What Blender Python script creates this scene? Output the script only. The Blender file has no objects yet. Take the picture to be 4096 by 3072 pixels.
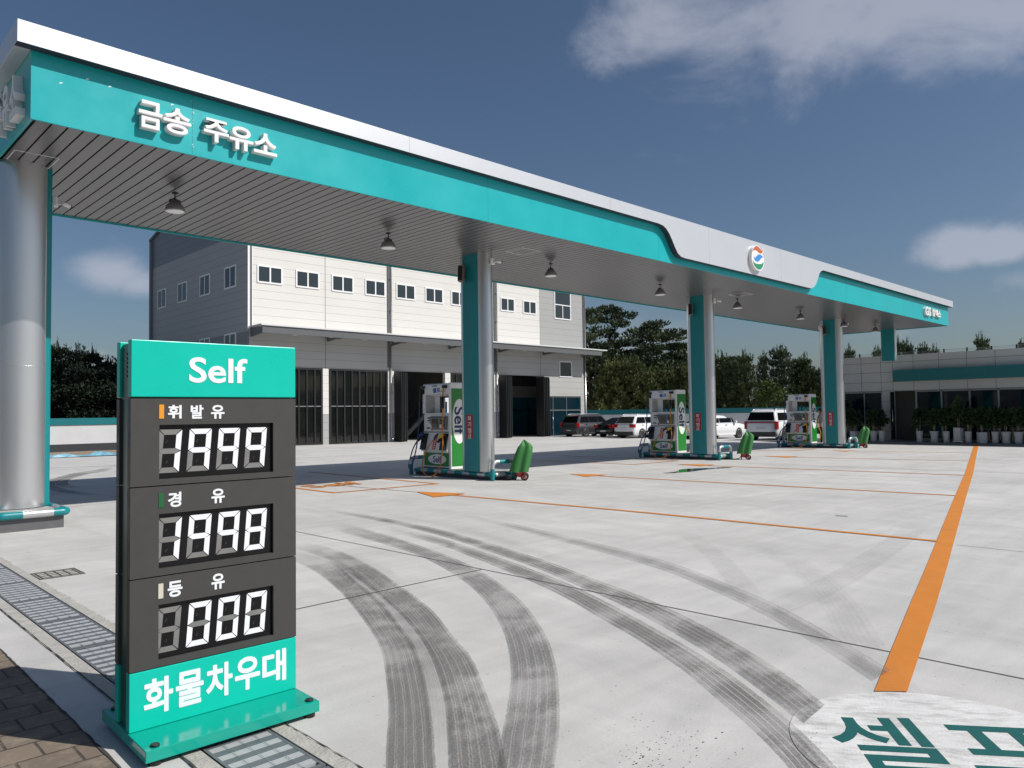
import bpy, bmesh, math, random
from mathutils import Vector, Matrix
import numpy as np
sc = bpy.context.scene
C = sc.collection
PI = math.pi
# ------------------------------------------------------------------ camera
cam_d = bpy.data.cameras.new('camera'); cam = bpy.data.objects.new('camera', cam_d); C.objects.link(cam)
RGT = Vector((0.71509, -0.69891, -0.01328)); DWN = Vector((0.01702, 0.03640, -0.99919)); FWD = Vector((0.69882, 0.71429, 0.03793))
m = Matrix((RGT, -DWN, -FWD)).transposed().to_4x4(); m.translation = Vector((0, 0, 1.6))
cam.matrix_world = m
cam_d.sensor_width = 36.0; cam_d.lens = 36.0 * 3029.0 / 4096.0; cam_d.clip_start = 0.05; cam_d.clip_end = 6000
sc.camera = cam
# ------------------------------------------------------------------ sun, sky, exposure
SUN = Vector((0.50, -0.866, 1.02)).normalized()
EL = math.asin(SUN.z); AZ = math.atan2(SUN.x, SUN.y)
sl = bpy.data.lights.new('sun', 'SUN'); sl.energy = 4.6; sl.angle = math.radians(0.5); sl.color = (1.0, 0.965, 0.915)
so = bpy.data.objects.new('sun', sl); C.objects.link(so); so.rotation_euler = SUN.to_track_quat('Z', 'Y').to_euler(); so.location = (10, -20, 30)
W = bpy.data.worlds.new('World'); sc.world = W; W.use_nodes = True
sc.view_settings.view_transform = 'Standard'; sc.view_settings.look = 'None'; sc.view_settings.exposure = 0.0; sc.view_settings.gamma = 1.0
sc.render.engine = 'CYCLES'; sc.cycles.max_bounces = 8; sc.cycles.transparent_max_bounces = 16
def world():
    nt = W.node_tree; N = nt.nodes; L = nt.links; N.clear()
    out = N.new('ShaderNodeOutputWorld'); bg = N.new('ShaderNodeBackground'); bg.inputs[1].default_value = 0.064
    sky = N.new('ShaderNodeTexSky'); sky.sky_type = 'NISHITA'; sky.sun_disc = False; sky.sun_elevation = EL; sky.sun_rotation = AZ
    sky.air_density = 1.0; sky.dust_density = 1.7; sky.ozone_density = 2.0; sky.altitude = 50
    hs = N.new('ShaderNodeHueSaturation'); hs.inputs['Saturation'].default_value = 1.03; hs.inputs['Value'].default_value = 1.0
    tint = N.new('ShaderNodeMix'); tint.data_type = 'RGBA'; tint.blend_type = 'MULTIPLY'; tint.inputs['Factor'].default_value = 1.0; tint.inputs['B'].default_value = (0.97, 1.03, 1.09, 1)
    L.new(sky.outputs[0], tint.inputs['A']); L.new(tint.outputs['Result'], hs.inputs['Color'])
    tc = N.new('ShaderNodeTexCoord')
    nz = N.new('ShaderNodeTexNoise'); nz.inputs['Scale'].default_value = 4.6; nz.inputs['Detail'].default_value = 10; nz.inputs['Roughness'].default_value = 0.60; nz.inputs['Distortion'].default_value = 0.35
    mp = N.new('ShaderNodeMapping'); mp.inputs['Scale'].default_value = (1, 1, 2.0); L.new(tc.outputs['Generated'], mp.inputs[0]); L.new(mp.outputs[0], nz.inputs['Vector'])
    total = None
    # soft cloud banks, each round one direction of the sky
    banks = [((0.870, 0.250, 0.440), 0.30, 1.05), ((0.905, 0.190, 0.425), 0.22, 1.1), ((0.735, 0.500, 0.465), 0.20, 0.80), ((0.785, 0.43, 0.425), 0.20, 0.62), ((0.947, 0.257, 0.180), 0.085, 1.3), ((0.957, 0.220, 0.176), 0.07, 1.2),
             ((0.935, 0.29, 0.172), 0.045, 0.8), ((0.277, 0.945, 0.168), 0.085, 1.15), ((0.305, 0.94, 0.160), 0.07, 1.0), ((0.968, 0.205, 0.135), 0.05, 0.6), ((0.945, 0.314, 0.085), 0.11, 0.75), ((0.247, 0.966, 0.065), 0.075, 0.8), ((0.80, 0.59, 0.09), 0.13, 0.45), ((0.0, -0.9, 0.3), 0.3, 0.8), ((-0.7, -0.4, 0.3), 0.3, 0.8), ((0.6, -0.7, 0.25), 0.25, 0.7)]
    for d, r, a in banks:
        dd = Vector(d).normalized()
        ds = N.new('ShaderNodeVectorMath'); ds.operation = 'SUBTRACT'; L.new(tc.outputs['Generated'], ds.inputs[0]); ds.inputs[1].default_value = dd
        sc_ = N.new('ShaderNodeVectorMath'); sc_.operation = 'MULTIPLY'; L.new(ds.outputs[0], sc_.inputs[0]); sc_.inputs[1].default_value = (1, 1, 1.9)
        ln = N.new('ShaderNodeVectorMath'); ln.operation = 'LENGTH'; L.new(sc_.outputs[0], ln.inputs[0])
        mr = N.new('ShaderNodeMapRange'); mr.interpolation_type = 'SMOOTHSTEP'; mr.inputs['From Min'].default_value = r; mr.inputs['From Max'].default_value = 0.0; mr.inputs['To Min'].default_value = 0; mr.inputs['To Max'].default_value = a
        L.new(ln.outputs['Value'], mr.inputs['Value'])
        if total is None: total = mr.outputs[0]
        else:
            ad = N.new('ShaderNodeMath'); ad.operation = 'MAXIMUM'; L.new(total, ad.inputs[0]); L.new(mr.outputs[0], ad.inputs[1]); total = ad.outputs[0]
    # mask * contrasty noise
    nr = N.new('ShaderNodeMapRange'); nr.inputs['From Min'].default_value = 0.34; nr.inputs['From Max'].default_value = 0.66; L.new(nz.outputs['Fac'], nr.inputs['Value'])
    ad = N.new('ShaderNodeMath'); ad.operation = 'MULTIPLY_ADD'; L.new(total, ad.inputs[0]); ad.inputs[1].default_value = 1.15; ad.inputs[2].default_value = -0.74
    a2 = N.new('ShaderNodeMath'); a2.operation = 'MULTIPLY_ADD'; L.new(nr.outputs[0], a2.inputs[0]); a2.inputs[1].default_value = 0.85; L.new(ad.outputs[0], a2.inputs[2])
    mm = N.new('ShaderNodeMapRange'); mm.interpolation_type = 'SMOOTHSTEP'; mm.inputs['From Min'].default_value = 0.0; mm.inputs['From Max'].default_value = 0.95; mm.inputs['To Max'].default_value = 0.58; L.new(a2.outputs[0], mm.inputs['Value'])
    sepd = N.new('ShaderNodeSeparateXYZ'); L.new(tc.outputs['Generated'], sepd.inputs[0])
    mix = N.new('ShaderNodeMix'); mix.data_type = 'RGBA'; L.new(mm.outputs[0], mix.inputs['Factor']); L.new(hs.outputs[0], mix.inputs['A']); mix.inputs['B'].default_value = (8.3, 8.6, 9.9, 1)
    L.new(mix.outputs['Result'], bg.inputs[0]); L.new(bg.outputs[0], out.inputs[0])
world()
# ------------------------------------------------------------------ helpers
def s2l(c): return c / 12.92 if c <= 0.04045 else ((c + 0.055) / 1.055) ** 2.4
def hx(h): return tuple(s2l(int(h[i:i + 2], 16) / 255) for i in (0, 2, 4))
MATS = {}
def mat(name, rgb, rough=0.6, metal=0.0, nz=0.0, ns=3.0, bump=0.0, bs=40.0, spec=0.5, stretch=(1, 1, 1), rv=0.0, alpha=None, emit=None):
    if name in MATS: return MATS[name]
    mt = bpy.data.materials.new(name); mt.use_nodes = True; nt = mt.node_tree; N = nt.nodes; L = nt.links
    b = N['Principled BSDF']; b.inputs['Base Color'].default_value = (*rgb, 1); b.inputs['Roughness'].default_value = rough; b.inputs['Metallic'].default_value = metal; b.inputs['Specular IOR Level'].default_value = spec
    if nz or rv or bump:
        tc = N.new('ShaderNodeTexCoord'); mp = N.new('ShaderNodeMapping'); mp.inputs['Scale'].default_value = stretch; L.new(tc.outputs['Object'], mp.inputs[0])
    if nz or rv:
        t = N.new('ShaderNodeTexNoise'); t.inputs['Scale'].default_value = ns; t.inputs['Detail'].default_value = 6; t.inputs['Roughness'].default_value = 0.6; L.new(mp.outputs[0], t.inputs['Vector'])
    if nz:
        r = N.new('ShaderNodeMapRange'); r.inputs['From Min'].default_value = 0.25; r.inputs['From Max'].default_value = 0.75; r.inputs['To Min'].default_value = 1 - nz; r.inputs['To Max'].default_value = 1 + nz; L.new(t.outputs['Fac'], r.inputs['Value'])
        v = N.new('ShaderNodeVectorMath'); v.operation = 'SCALE'; v.inputs[0].default_value = rgb; L.new(r.outputs[0], v.inputs['Scale']); L.new(v.outputs[0], b.inputs['Base Color'])
    if rv:
        r = N.new('ShaderNodeMapRange'); r.inputs['From Min'].default_value = 0.3; r.inputs['From Max'].default_value = 0.7; r.inputs['To Min'].default_value = max(0, rough - rv); r.inputs['To Max'].default_value = rough + rv; L.new(t.outputs['Fac'], r.inputs['Value']); L.new(r.outputs[0], b.inputs['Roughness'])
    if bump:
        t2 = N.new('ShaderNodeTexNoise'); t2.inputs['Scale'].default_value = bs; t2.inputs['Detail'].default_value = 5; L.new(mp.outputs[0], t2.inputs['Vector'])
        bp = N.new('ShaderNodeBump'); bp.inputs['Strength'].default_value = bump; bp.inputs['Distance'].default_value = 0.02; L.new(t2.outputs['Fac'], bp.inputs['Height']); L.new(bp.outputs[0], b.inputs['Normal'])
    if emit: b.inputs['Emission Color'].default_value = (*emit[0], 1); b.inputs['Emission Strength'].default_value = emit[1]
    MATS[name] = mt; return mt
class MB:
    """collects simple solids into one mesh"""
    def __init__(s): s.v = []; s.f = []; s.mi = []; s.sm = []; s.cur = 0; s.smooth = False; s.uv = None
    def add(s, vs, fs, smooth=None):
        o = len(s.v); s.v += [tuple(v) for v in vs]; s.f += [tuple(i + o for i in f) for f in fs]; s.mi += [s.cur] * len(fs); s.sm += [s.smooth if smooth is None else smooth] * len(fs); return s
    def m(s, i): s.cur = i; return s
    def box(s, x0, x1, y0, y1, z0, z1):
        vs = [(x, y, z) for z in (z0, z1) for x, y in ((x0, y0), (x1, y0), (x1, y1), (x0, y1))]
        return s.add(vs, [(3, 2, 1, 0), (4, 5, 6, 7), (0, 1, 5, 4), (1, 2, 6, 5), (2, 3, 7, 6), (3, 0, 4, 7)], False)
    def prism(s, poly, lo, hi, axis='y', smooth=False, edge=None):
        """polygon in the two other axes, extruded along axis"""
        n = len(poly)
        def P(a, b, t): return {'y': (a, t, b), 'x': (t, a, b), 'z': (a, b, t)}[axis]
        vs = [P(a, b, lo) for a, b in poly] + [P(a, b, hi) for a, b in poly]
        area = sum(poly[i][0] * poly[(i + 1) % n][1] - poly[(i + 1) % n][0] * poly[i][1] for i in range(n))
        fl = (area > 0) != (axis == 'y')
        f0 = tuple(range(n)); f1 = tuple(range(n, 2 * n))
        caps = [f0[::-1], f1] if fl else [f0, f1[::-1]]
        s.add(vs, caps, False)
        o = len(s.v) - 2 * n
        for i in range(n):
            j = (i + 1) % n; q = (i, j, n + j, n + i)
            if not fl: q = q[::-1]
            s.f.append(tuple(k + o for k in q)); s.mi.append(s.cur if edge is None else edge(i)); s.sm.append(smooth)
        return s
    def tube(s, pts, r, n=10, cap=True, cols=None, closed=False):
        pts = [Vector(p) for p in pts]; k = len(pts); rs = r if isinstance(r, (list, tuple)) else [r] * k
        rings = []; up = Vector((0, 0, 1)); prev = None
        for i, p in enumerate(pts):
            a = pts[(i - 1) % k] if closed else pts[max(i - 1, 0)]; b = pts[(i + 1) % k] if closed else pts[min(i + 1, k - 1)]
            t = (b - a).normalized()
            if prev is None:
                x = t.cross(up)
                if x.length < 1e-3: x = t.cross(Vector((0, 1, 0)))
                x.normalize()
            else:
                x = prev - t * prev.dot(t); x.normalize()
            prev = x; y = t.cross(x)
            rings.append([p + (x * math.cos(2 * PI * j / n) + y * math.sin(2 * PI * j / n)) * rs[i] for j in range(n)])
        o = len(s.v); s.v += [tuple(q) for R in rings for q in R]
        for i in range(k if closed else k - 1):
            i2 = (i + 1) % k
            for j in range(n):
                s.f.append((o + i * n + j, o + i * n + (j + 1) % n, o + i2 * n + (j + 1) % n, o + i2 * n + j)[::-1]); s.mi.append(cols[i] if cols else s.cur); s.sm.append(True)
        if cap and not closed:
            s.f.append(tuple(o + j for j in range(n))); s.mi.append(cols[0] if cols else s.cur); s.sm.append(False)
            s.f.append(tuple(o + (k - 1) * n + j for j in range(n))[::-1]); s.mi.append(cols[-1] if cols else s.cur); s.sm.append(False)
        return s
    def lathe(s, prof, cx=0, cy=0, n=20, sx=1, sy=1, mats=None):
        o = len(s.v); k = len(prof)
        for r, z in prof:
            for j in range(n): a = 2 * PI * j / n; s.v.append((cx + r * sx * math.cos(a), cy + r * sy * math.sin(a), z))
        for i in range(k - 1):
            for j in range(n):
                s.f.append((o + i * n + j, o + i * n + (j + 1) % n, o + (i + 1) * n + (j + 1) % n, o + (i + 1) * n + j)); s.mi.append(mats[i] if mats else s.cur); s.sm.append(True)
        s.f.append(tuple(o + j for j in range(n))[::-1]); s.mi.append(s.cur); s.sm.append(False)
        s.f.append(tuple(o + (k - 1) * n + j for j in range(n))); s.mi.append(s.cur); s.sm.append(False)
        return s
    def quad(s, a, b, c, d): return s.add([a, b, c, d], [(0, 1, 2, 3)], False)
    def xf(s, M): s.v = [tuple(M @ Vector(v)) for v in s.v]; return s
    def mesh(s, name, mats):
        me = bpy.data.meshes.new(name); me.from_pydata(s.v, [], s.f)
        for x in (mats if isinstance(mats, (list, tuple)) else [mats]): me.materials.append(x)
        me.polygons.foreach_set('material_index', s.mi); me.polygons.foreach_set('use_smooth', s.sm); me.update(); return me
    def build(s, name, mats, parent=None, label=None, bev=0.0, seg=2, M=None):
        me = s.mesh(name, mats); o = bpy.data.objects.new(name, me); C.objects.link(o)
        if parent is not None: o.parent = parent
        if M is not None: o.matrix_local = M
        if label: o['label'] = label
        if bev:
            b = o.modifiers.new('bevel', 'BEVEL'); b.width = bev; b.segments = seg; b.limit_method = 'ANGLE'; b.angle_limit = math.radians(40); b.use_clamp_overlap = True
        return o
def thing(name, label, cat, loc=(0, 0, 0), rz=0.0, group=None):
    o = bpy.data.objects.new(name, None); C.objects.link(o); o.location = loc; o.rotation_euler = (0, 0, rz); o.empty_display_size = 0.3
    o['label'] = label; o['category'] = cat
    if group: o['group'] = group
    return o
def tag(o, label, cat, group=None):
    o['label'] = label; o['category'] = cat
    if group: o['group'] = group
    return o
def structure(o, kind='structure', label=None):
    o['kind'] = kind
    if label: o['label'] = label
    return o
def dup(o, loc=None, rz=None, label=None, scale=None, parent=None):
    c = o.copy(); C.objects.link(c)
    if parent is not None: c.parent = parent
    if loc is not None: c.location = loc
    if rz is not None: c.rotation_euler = (0, 0, rz)
    if label: c['label'] = label
    if scale is not None: c.scale = (scale,) * 3 if not hasattr(scale, '__len__') else scale
    for ch in list(o.children): dup(ch, parent=c)
    return c
def gz(x): return -0.006 * max(0.0, x - 8.5)
def text_mesh(body, x0, x1, z0, z1, depth=0.004, bold=0.0, shear=0.0):
    """flat lettering fitted to a box: u along x, v along y, depth along +z"""
    cu = bpy.data.curves.new('lettering', 'FONT'); cu.body = body; cu.size = 1.0; cu.offset = min(bold, 0.012); cu.extrude = 0.5; cu.shear = shear; cu.resolution_u = 4
    ob = bpy.data.objects.new('lettering', cu); C.objects.link(ob)
    dg = bpy.context.evaluated_depsgraph_get(); dg.update()
    me = bpy.data.meshes.new_from_object(ob.evaluated_get(dg))
    bpy.data.objects.remove(ob); bpy.data.curves.remove(cu)
    V = np.array([v.co[:] for v in me.vertices]); lo = V.min(0); hi = V.max(0)
    sx = (x1 - x0) / (hi[0] - lo[0]); sy = (z1 - z0) / (hi[1] - lo[1])
    out = MB(); out.v = [((v[0] - lo[0]) * sx + x0, (v[1] - lo[1]) * sy + z0, (v[2] + 0.5) * depth) for v in V]
    F = [tuple(p.vertices) for p in me.polygons]; rad = max(0.0, bold - 0.012); base = list(out.v); nv = len(base); out.f = list(F)
    if rad > 0:   # heavier strokes: shifted copies, each a hair lower so that no two faces share a plane
        rx, ry = rad * sx, rad * sy; cxm, cym = (x0 + x1) / 2, (z0 + z1) / 2; kx = (x1 - x0 - 2 * rx) / (x1 - x0); ky = (z1 - z0 - 2 * ry) / (z1 - z0)
        base = [(cxm + (x - cxm) * kx, cym + (y - cym) * ky, z) for x, y, z in base]; out.v = list(base)
        for c in range(8):
            a = 2 * PI * c / 8; dz = depth * 0.02 * (c + 1) if depth < 0.02 else 0.0004 * (c + 1); o = len(out.v)
            out.v += [(x + rx * math.cos(a), y + ry * math.sin(a), z * (1 - dz / depth)) for x, y, z in base]; out.f += [tuple(i + o for i in f) for f in F]
    out.mi = [0] * len(out.f); out.sm = [False] * len(out.f)
    bpy.data.meshes.remove(me); return out
def frame_M(org, right, up):
    """matrix taking text space (x right, y up, z outward) to the world"""
    r = Vector(right).normalized(); u = Vector(up).normalized(); n = r.cross(u)
    M = Matrix((r, u, n)).transposed().to_4x4(); M.translation = Vector(org); return M
def arc(cx, cy, r, a0, a1, n): return [(cx + r * math.cos(a0 + (a1 - a0) * i / n), cy + r * math.sin(a0 + (a1 - a0) * i / n)) for i in range(n + 1)]
# ------------------------------------------------------------------ shared materials
TEAL = mat('teal_panel', (0.004, 0.38, 0.40), 0.34, 0.0, 0.07, 0.8, 0.10, 1.0, rv=0.10)
TEALP = mat('teal_paint', (0.003, 0.20, 0.22), 0.35, 0.0, 0.06, 2.0, 0.0)
WHITEP = mat('satin_white_panel', (0.66, 0.67, 0.685), 0.38, 0.45, 0.03, 1.0, 0.05, 0.8)
SILVER = mat('silver_column', (0.60, 0.605, 0.615), 0.30, 0.86, 0.025, 0.5)
SILVERP = mat('silver_paint', (0.52, 0.52, 0.53), 0.38, 0.6, 0.06, 6)
BLACK = mat('black_plastic', (0.012, 0.012, 0.013), 0.45)
DARK = mat('dark_metal', (0.03, 0.031, 0.033), 0.4, 0.3)
WHITE = mat('white_plastic', (0.78, 0.78, 0.77), 0.4, 0, 0.02, 8)
GREYM = mat('grey_metal', (0.28, 0.28, 0.29), 0.4, 0.5, 0.06, 5)
GALV = mat('galvanised_steel', (0.16, 0.17, 0.185), 0.5, 0.3, 0.2, 18, rv=0.12)
GALVB = mat('sun_glint_bar', (0.60, 0.60, 0.61), 0.42, 0.4)  # paler than the grate plates: sun glint put into the colour
RED = mat('red_paint', (0.42, 0.018, 0.02), 0.35)
ORANGE = mat('orange_paint', (0.58, 0.195, 0.018), 0.75, 0, 0.10, 3.0, bump=0.15, bs=120)
NAVY = mat('navy_ink', (0.008, 0.025, 0.12), 0.5)
YELLOW = mat('yellow_plastic', (0.75, 0.55, 0.02), 0.4)
BLUEP = mat('blue_plastic', (0.01, 0.04, 0.22), 0.4)
HOSEO = mat('orange_hose', (0.62, 0.24, 0.02), 0.45)
HOSEB = mat('blue_hose', (0.008, 0.04, 0.16), 0.45)
GLASSD = mat('dark_glass', (0.008, 0.012, 0.014), 0.04, 0.0, spec=0.6)
GLASSW = mat('window_glass', (0.03, 0.042, 0.048), 0.05, 0.0, spec=0.4)
FRAMEW = mat('white_window_frame', (0.80, 0.80, 0.80), 0.4)
CHROME = mat('chrome', (0.7, 0.7, 0.72), 0.12, 1.0)
RUBBER = mat('rubber', (0.018, 0.018, 0.018), 0.8)
GREENP = mat('green_panel', (0.012, 0.20, 0.025), 0.35)
# ================================================================== GROUND
def concrete_material():
    mt = bpy.data.materials.new('concrete'); mt.use_nodes = True; nt = mt.node_tree; N = nt.nodes; L = nt.links
    b = N['Principled BSDF']; tc = N.new('ShaderNodeTexCoord')
    def noise(scale, det, rough, st=(1, 1, 1), dist=0.0, rot=0.0):
        mp = N.new('ShaderNodeMapping'); mp.inputs['Scale'].default_value = st; mp.inputs['Rotation'].default_value = (0, 0, rot); L.new(tc.outputs['Object'], mp.inputs[0])
        t = N.new('ShaderNodeTexNoise'); t.inputs['Scale'].default_value = scale; t.inputs['Detail'].default_value = det; t.inputs['Roughness'].default_value = rough; t.inputs['Distortion'].default_value = dist; L.new(mp.outputs[0], t.inputs['Vector']); return t.outputs['Fac']
    def rng(x, a, b_, c, d):
        r = N.new('ShaderNodeMapRange'); r.inputs['From Min'].default_value = a; r.inputs['From Max'].default_value = b_; r.inputs['To Min'].default_value = c; r.inputs['To Max'].default_value = d; L.new(x, r.inputs['Value']); return r.outputs[0]
    def mul(x, y):
        q = N.new('ShaderNodeMath'); q.operation = 'MULTIPLY'; L.new(x, q.inputs[0]); L.new(y, q.inputs[1]); return q.outputs[0]
    big = rng(noise(0.35, 5, 0.6, dist=0.6), 0.3, 0.7, 0.89, 1.06)
    mid = rng(noise(1.7, 7, 0.65, st=(1, 0.45, 1), dist=0.8, rot=0.5), 0.3, 0.7, 0.89, 1.07)
    streak = rng(noise(2.2, 6, 0.6, st=(0.25, 2.4, 1), rot=0.9), 0.35, 0.75, 1.03, 0.89)
    fine = rng(noise(70, 4, 0.7), 0.3, 0.7, 0.92, 1.06)
    specks = rng(noise(26, 2, 0.5), 0.235, 0.275, 0.45, 1.0)
    scuff = rng(noise(4.5, 10, 0.78, st=(1, 0.3, 1), rot=-0.6), 0.60, 0.74, 1.0, 0.76)
    k = mul(mul(mul(big, mid), mul(streak, fine)), mul(specks, scuff))
    v = N.new('ShaderNodeVectorMath'); v.operation = 'SCALE'; v.inputs[0].default_value = (0.55, 0.537, 0.515); L.new(k, v.inputs['Scale']); L.new(v.outputs[0], b.inputs['Base Color'])
    L.new(rng(noise(1.1, 5, 0.6), 0.3, 0.7, 0.5, 0.8), b.inputs['Roughness']); b.inputs['Specular IOR Level'].default_value = 0.35
    bp = N.new('ShaderNodeBump'); bp.inputs['Strength'].default_value = 0.25; bp.inputs['Distance'].default_value = 0.004; L.new(noise(55, 6, 0.7), bp.inputs['Height']); L.new(bp.outputs[0], b.inputs['Normal'])
    return mt
CONC = concrete_material()
CONCR = mat('rough_concrete', (0.40, 0.385, 0.35), 0.9, 0, 0.22, 9, 0.5, 60)
EARTH = mat('dry_earth', (0.20, 0.155, 0.105), 0.95, 0, 0.35, 1.2, 0.6, 4)
GRAVEL = mat('gravel_mix', (0.26, 0.20, 0.145), 0.95, 0, 0.55, 9, 1.0, 14)
JOINT = mat('dark_joint', (0.05, 0.048, 0.045), 0.95)  # dark colour of the slab joints and edging cracks
TRENCH = mat('trench_dark', (0.06, 0.06, 0.058), 0.95, 0, 0.3, 6)
g = MB(); g.quad((-3000, -3000, -0.62), (3000, -3000, -0.62), (3000, 3000, -0.62), (-3000, 3000, -0.62)); structure(g.build('terrain', EARTH))
XS = [-40, -10, 1.17, 1.50]; XT = [1.85, 8.5, 20, 40, 66]
g = MB()
for a, b in ((1.17, 1.50),): g.quad((a, -40, gz(a)), (b, -40, gz(b)), (b, 41.3, gz(b)), (a, 41.3, gz(a)))
for a, b in zip(XT[:-1], XT[1:]): g.quad((a, -40, gz(a)), (b, -40, gz(b)), (b, 60, gz(b)), (a, 60, gz(a)))
g.quad((-40, 12, 0), (1.17, 12, 0), (1.17, 41.3, 0), (-40, 41.3, 0))
structure(g.build('forecourt', CONC))
# paved footpath of brown blocks beside the drain
def paver_material():
    mt = bpy.data.materials.new('brown_pavers'); mt.use_nodes = True; nt = mt.node_tree; N = nt.nodes; L = nt.links; b = N['Principled BSDF']
    tc = N.new('ShaderNodeTexCoord'); mp = N.new('ShaderNodeMapping'); mp.inputs['Rotation'].default_value = (0, 0, 0.0); L.new(tc.outputs['Object'], mp.inputs[0])
    br = N.new('ShaderNodeTexBrick'); br.inputs['Scale'].default_value = 1.0; br.inputs['Brick Width'].default_value = 0.24; br.inputs['Row Height'].default_value = 0.20; br.inputs['Mortar Size'].default_value = 0.007; br.inputs['Mortar Smooth'].default_value = 0.3
    br.inputs['Color1'].default_value = (0.20, 0.155, 0.115, 1); br.inputs['Color2'].default_value = (0.135, 0.108, 0.084, 1); br.inputs['Mortar'].default_value = (0.06, 0.05, 0.042, 1); L.new(mp.outputs[0], br.inputs['Vector'])
    n = N.new('ShaderNodeTexNoise'); n.inputs['Scale'].default_value = 7; n.inputs['Detail'].default_value = 9; n.inputs['Roughness'].default_value = 0.75; L.new(tc.outputs['Object'], n.inputs['Vector'])
    r = N.new('ShaderNodeMapRange'); r.inputs['From Min'].default_value = 0.48; r.inputs['From Max'].default_value = 0.72; r.inputs['To Min'].default_value = 0; r.inputs['To Max'].default_value = 0.8; L.new(n.outputs['Fac'], r.inputs['Value'])
    mx = N.new('ShaderNodeMix'); mx.data_type = 'RGBA'; L.new(r.outputs[0], mx.inputs['Factor']); L.new(br.outputs['Color'], mx.inputs['A']); mx.inputs['B'].default_value = (0.33, 0.275, 0.205, 1)
    L.new(mx.outputs['Result'], b.inputs['Base Color']); b.inputs['Roughness'].default_value = 0.9
    bp = N.new('ShaderNodeBump'); bp.inputs['Strength'].default_value = 0.8; bp.inputs['Distance'].default_value = 0.01; bp.invert = True; L.new(br.outputs['Fac'], bp.inputs['Height']); L.new(bp.outputs[0], b.inputs['Normal']); return mt
g = MB(); g.quad((-2.2, -40, 0.0), (1.17, -40, 0.0), (1.17, 12, 0.0), (-2.2, 12, 0.0)); structure(g.build('footpath', paver_material()))
g = MB(); g.box(-2.38, -2.2, -40, 12, -.3, .004); structure(g.build('footpath_kerb', CONCR, bev=.01))
g = MB(); g.quad((-40, -40, -0.12), (-2.38, -40, -0.12), (-2.38, 12, -0.12), (-40, 12, -0.12)); structure(g.build('unseen_road', mat('asphalt', (0.05, 0.05, 0.052), 0.9, 0, .2, 3, .4, 90)))  # road out of view, added to darken reflections in the silver columns
# drain trench lining and its concrete edging
g = MB()
g.quad((1.50, -40, -0.3), (1.85, -40, -0.3), (1.85, 41, -0.3), (1.50, 41, -0.3)); g.quad((1.50, -40, -0.3), (1.50, 41, -0.3), (1.50, 41, 0), (1.50, -40, 0)); g.quad((1.85, -40, 0), (1.85, 41, 0), (1.85, 41, -0.3), (1.85, -40, -0.3))
structure(g.build('drain_trench', TRENCH))
g = MB(); rng_ = random.Random(3)
def ragged(x0, x1, y0, y1, z, jl, jr, step=0.06):
    n = int((y1 - y0) / step); vs = []
    for i in range(n + 1):
        y = y0 + (y1 - y0) * i / n; vs += [(x0 + rng_.uniform(-jl, jl), y, z), (x1 + rng_.uniform(-jr, jr), y, z)]
    g.add(vs, [(2 * i, 2 * i + 1, 2 * i + 3, 2 * i + 2) for i in range(n)])
ragged(1.41, 1.498, 0.5, 14, 0.004, 0.004, 0.0); ragged(1.852, 1.935, 0.5, 14, 0.004, 0.0, 0.012)
structure(g.build('drain_edging', CONCR))
g = MB(); ragged(1.403, 1.411, 0.5, 14, 0.008, 0.002, 0.003); ragged(1.932, 1.938, 0.5, 4.5, 0.008, 0.004, 0.004); ragged(1.163, 1.174, 0.5, 12, 0.004, 0.005, 0.004)
structure(g.build('edging_crack', JOINT))
# steel grates over the trench
def grate_mesh():
    g = MB(); L_ = 0.92; x0, x1 = 0.008, 0.342; zt, zb = 0.004, -0.03
    rows = 8; pitch = (L_ - 0.05) / rows; cw = (x1 - x0 - 0.03 - 3 * 0.012) / 4
    g.box(x0, x0 + 0.015, 0, L_, zb, zt); g.box(x1 - 0.015, x1, 0, L_, zb, zt)
    for c in range(3):
        xa = x0 + 0.015 + (c + 1) * cw + c * 0.012; g.box(xa, xa + 0.012, 0.025, L_ - 0.025, zb + 0.004, zt - 0.001)
    g.box(x0 + 0.015, x1 - 0.015, 0, 0.025, zb, zt - 0.0005); g.box(x0 + 0.015, x1 - 0.015, L_ - 0.025, L_, zb, zt - 0.0005)
    for r in range(rows):
        y = 0.025 + r * pitch
        if r: g.box(x0 + 0.015, x1 - 0.015, y - 0.026, y + 0.026, zb + 0.006, zt - 0.0015)
        for k in range(4):
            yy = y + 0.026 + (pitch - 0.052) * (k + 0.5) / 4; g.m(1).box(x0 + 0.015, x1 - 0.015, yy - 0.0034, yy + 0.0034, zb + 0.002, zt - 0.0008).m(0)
    return g
gm = grate_mesh(); first = None
for i in range(13):
    y = 0.33 + 0.94 * i - 0.016
    if first is None:
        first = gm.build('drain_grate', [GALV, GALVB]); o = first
    else: o = dup(first)
    o.location = (1.50, y, 0)
    where = 'in the drain in front of the price sign' if y < 3.6 else ('under the price sign base' if y < 4.3 else 'in the drain running back behind the price sign')
    tag(o, 'galvanised slotted steel grate ' + where, 'drain grate', 'steel grates of the drain channel')
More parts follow.
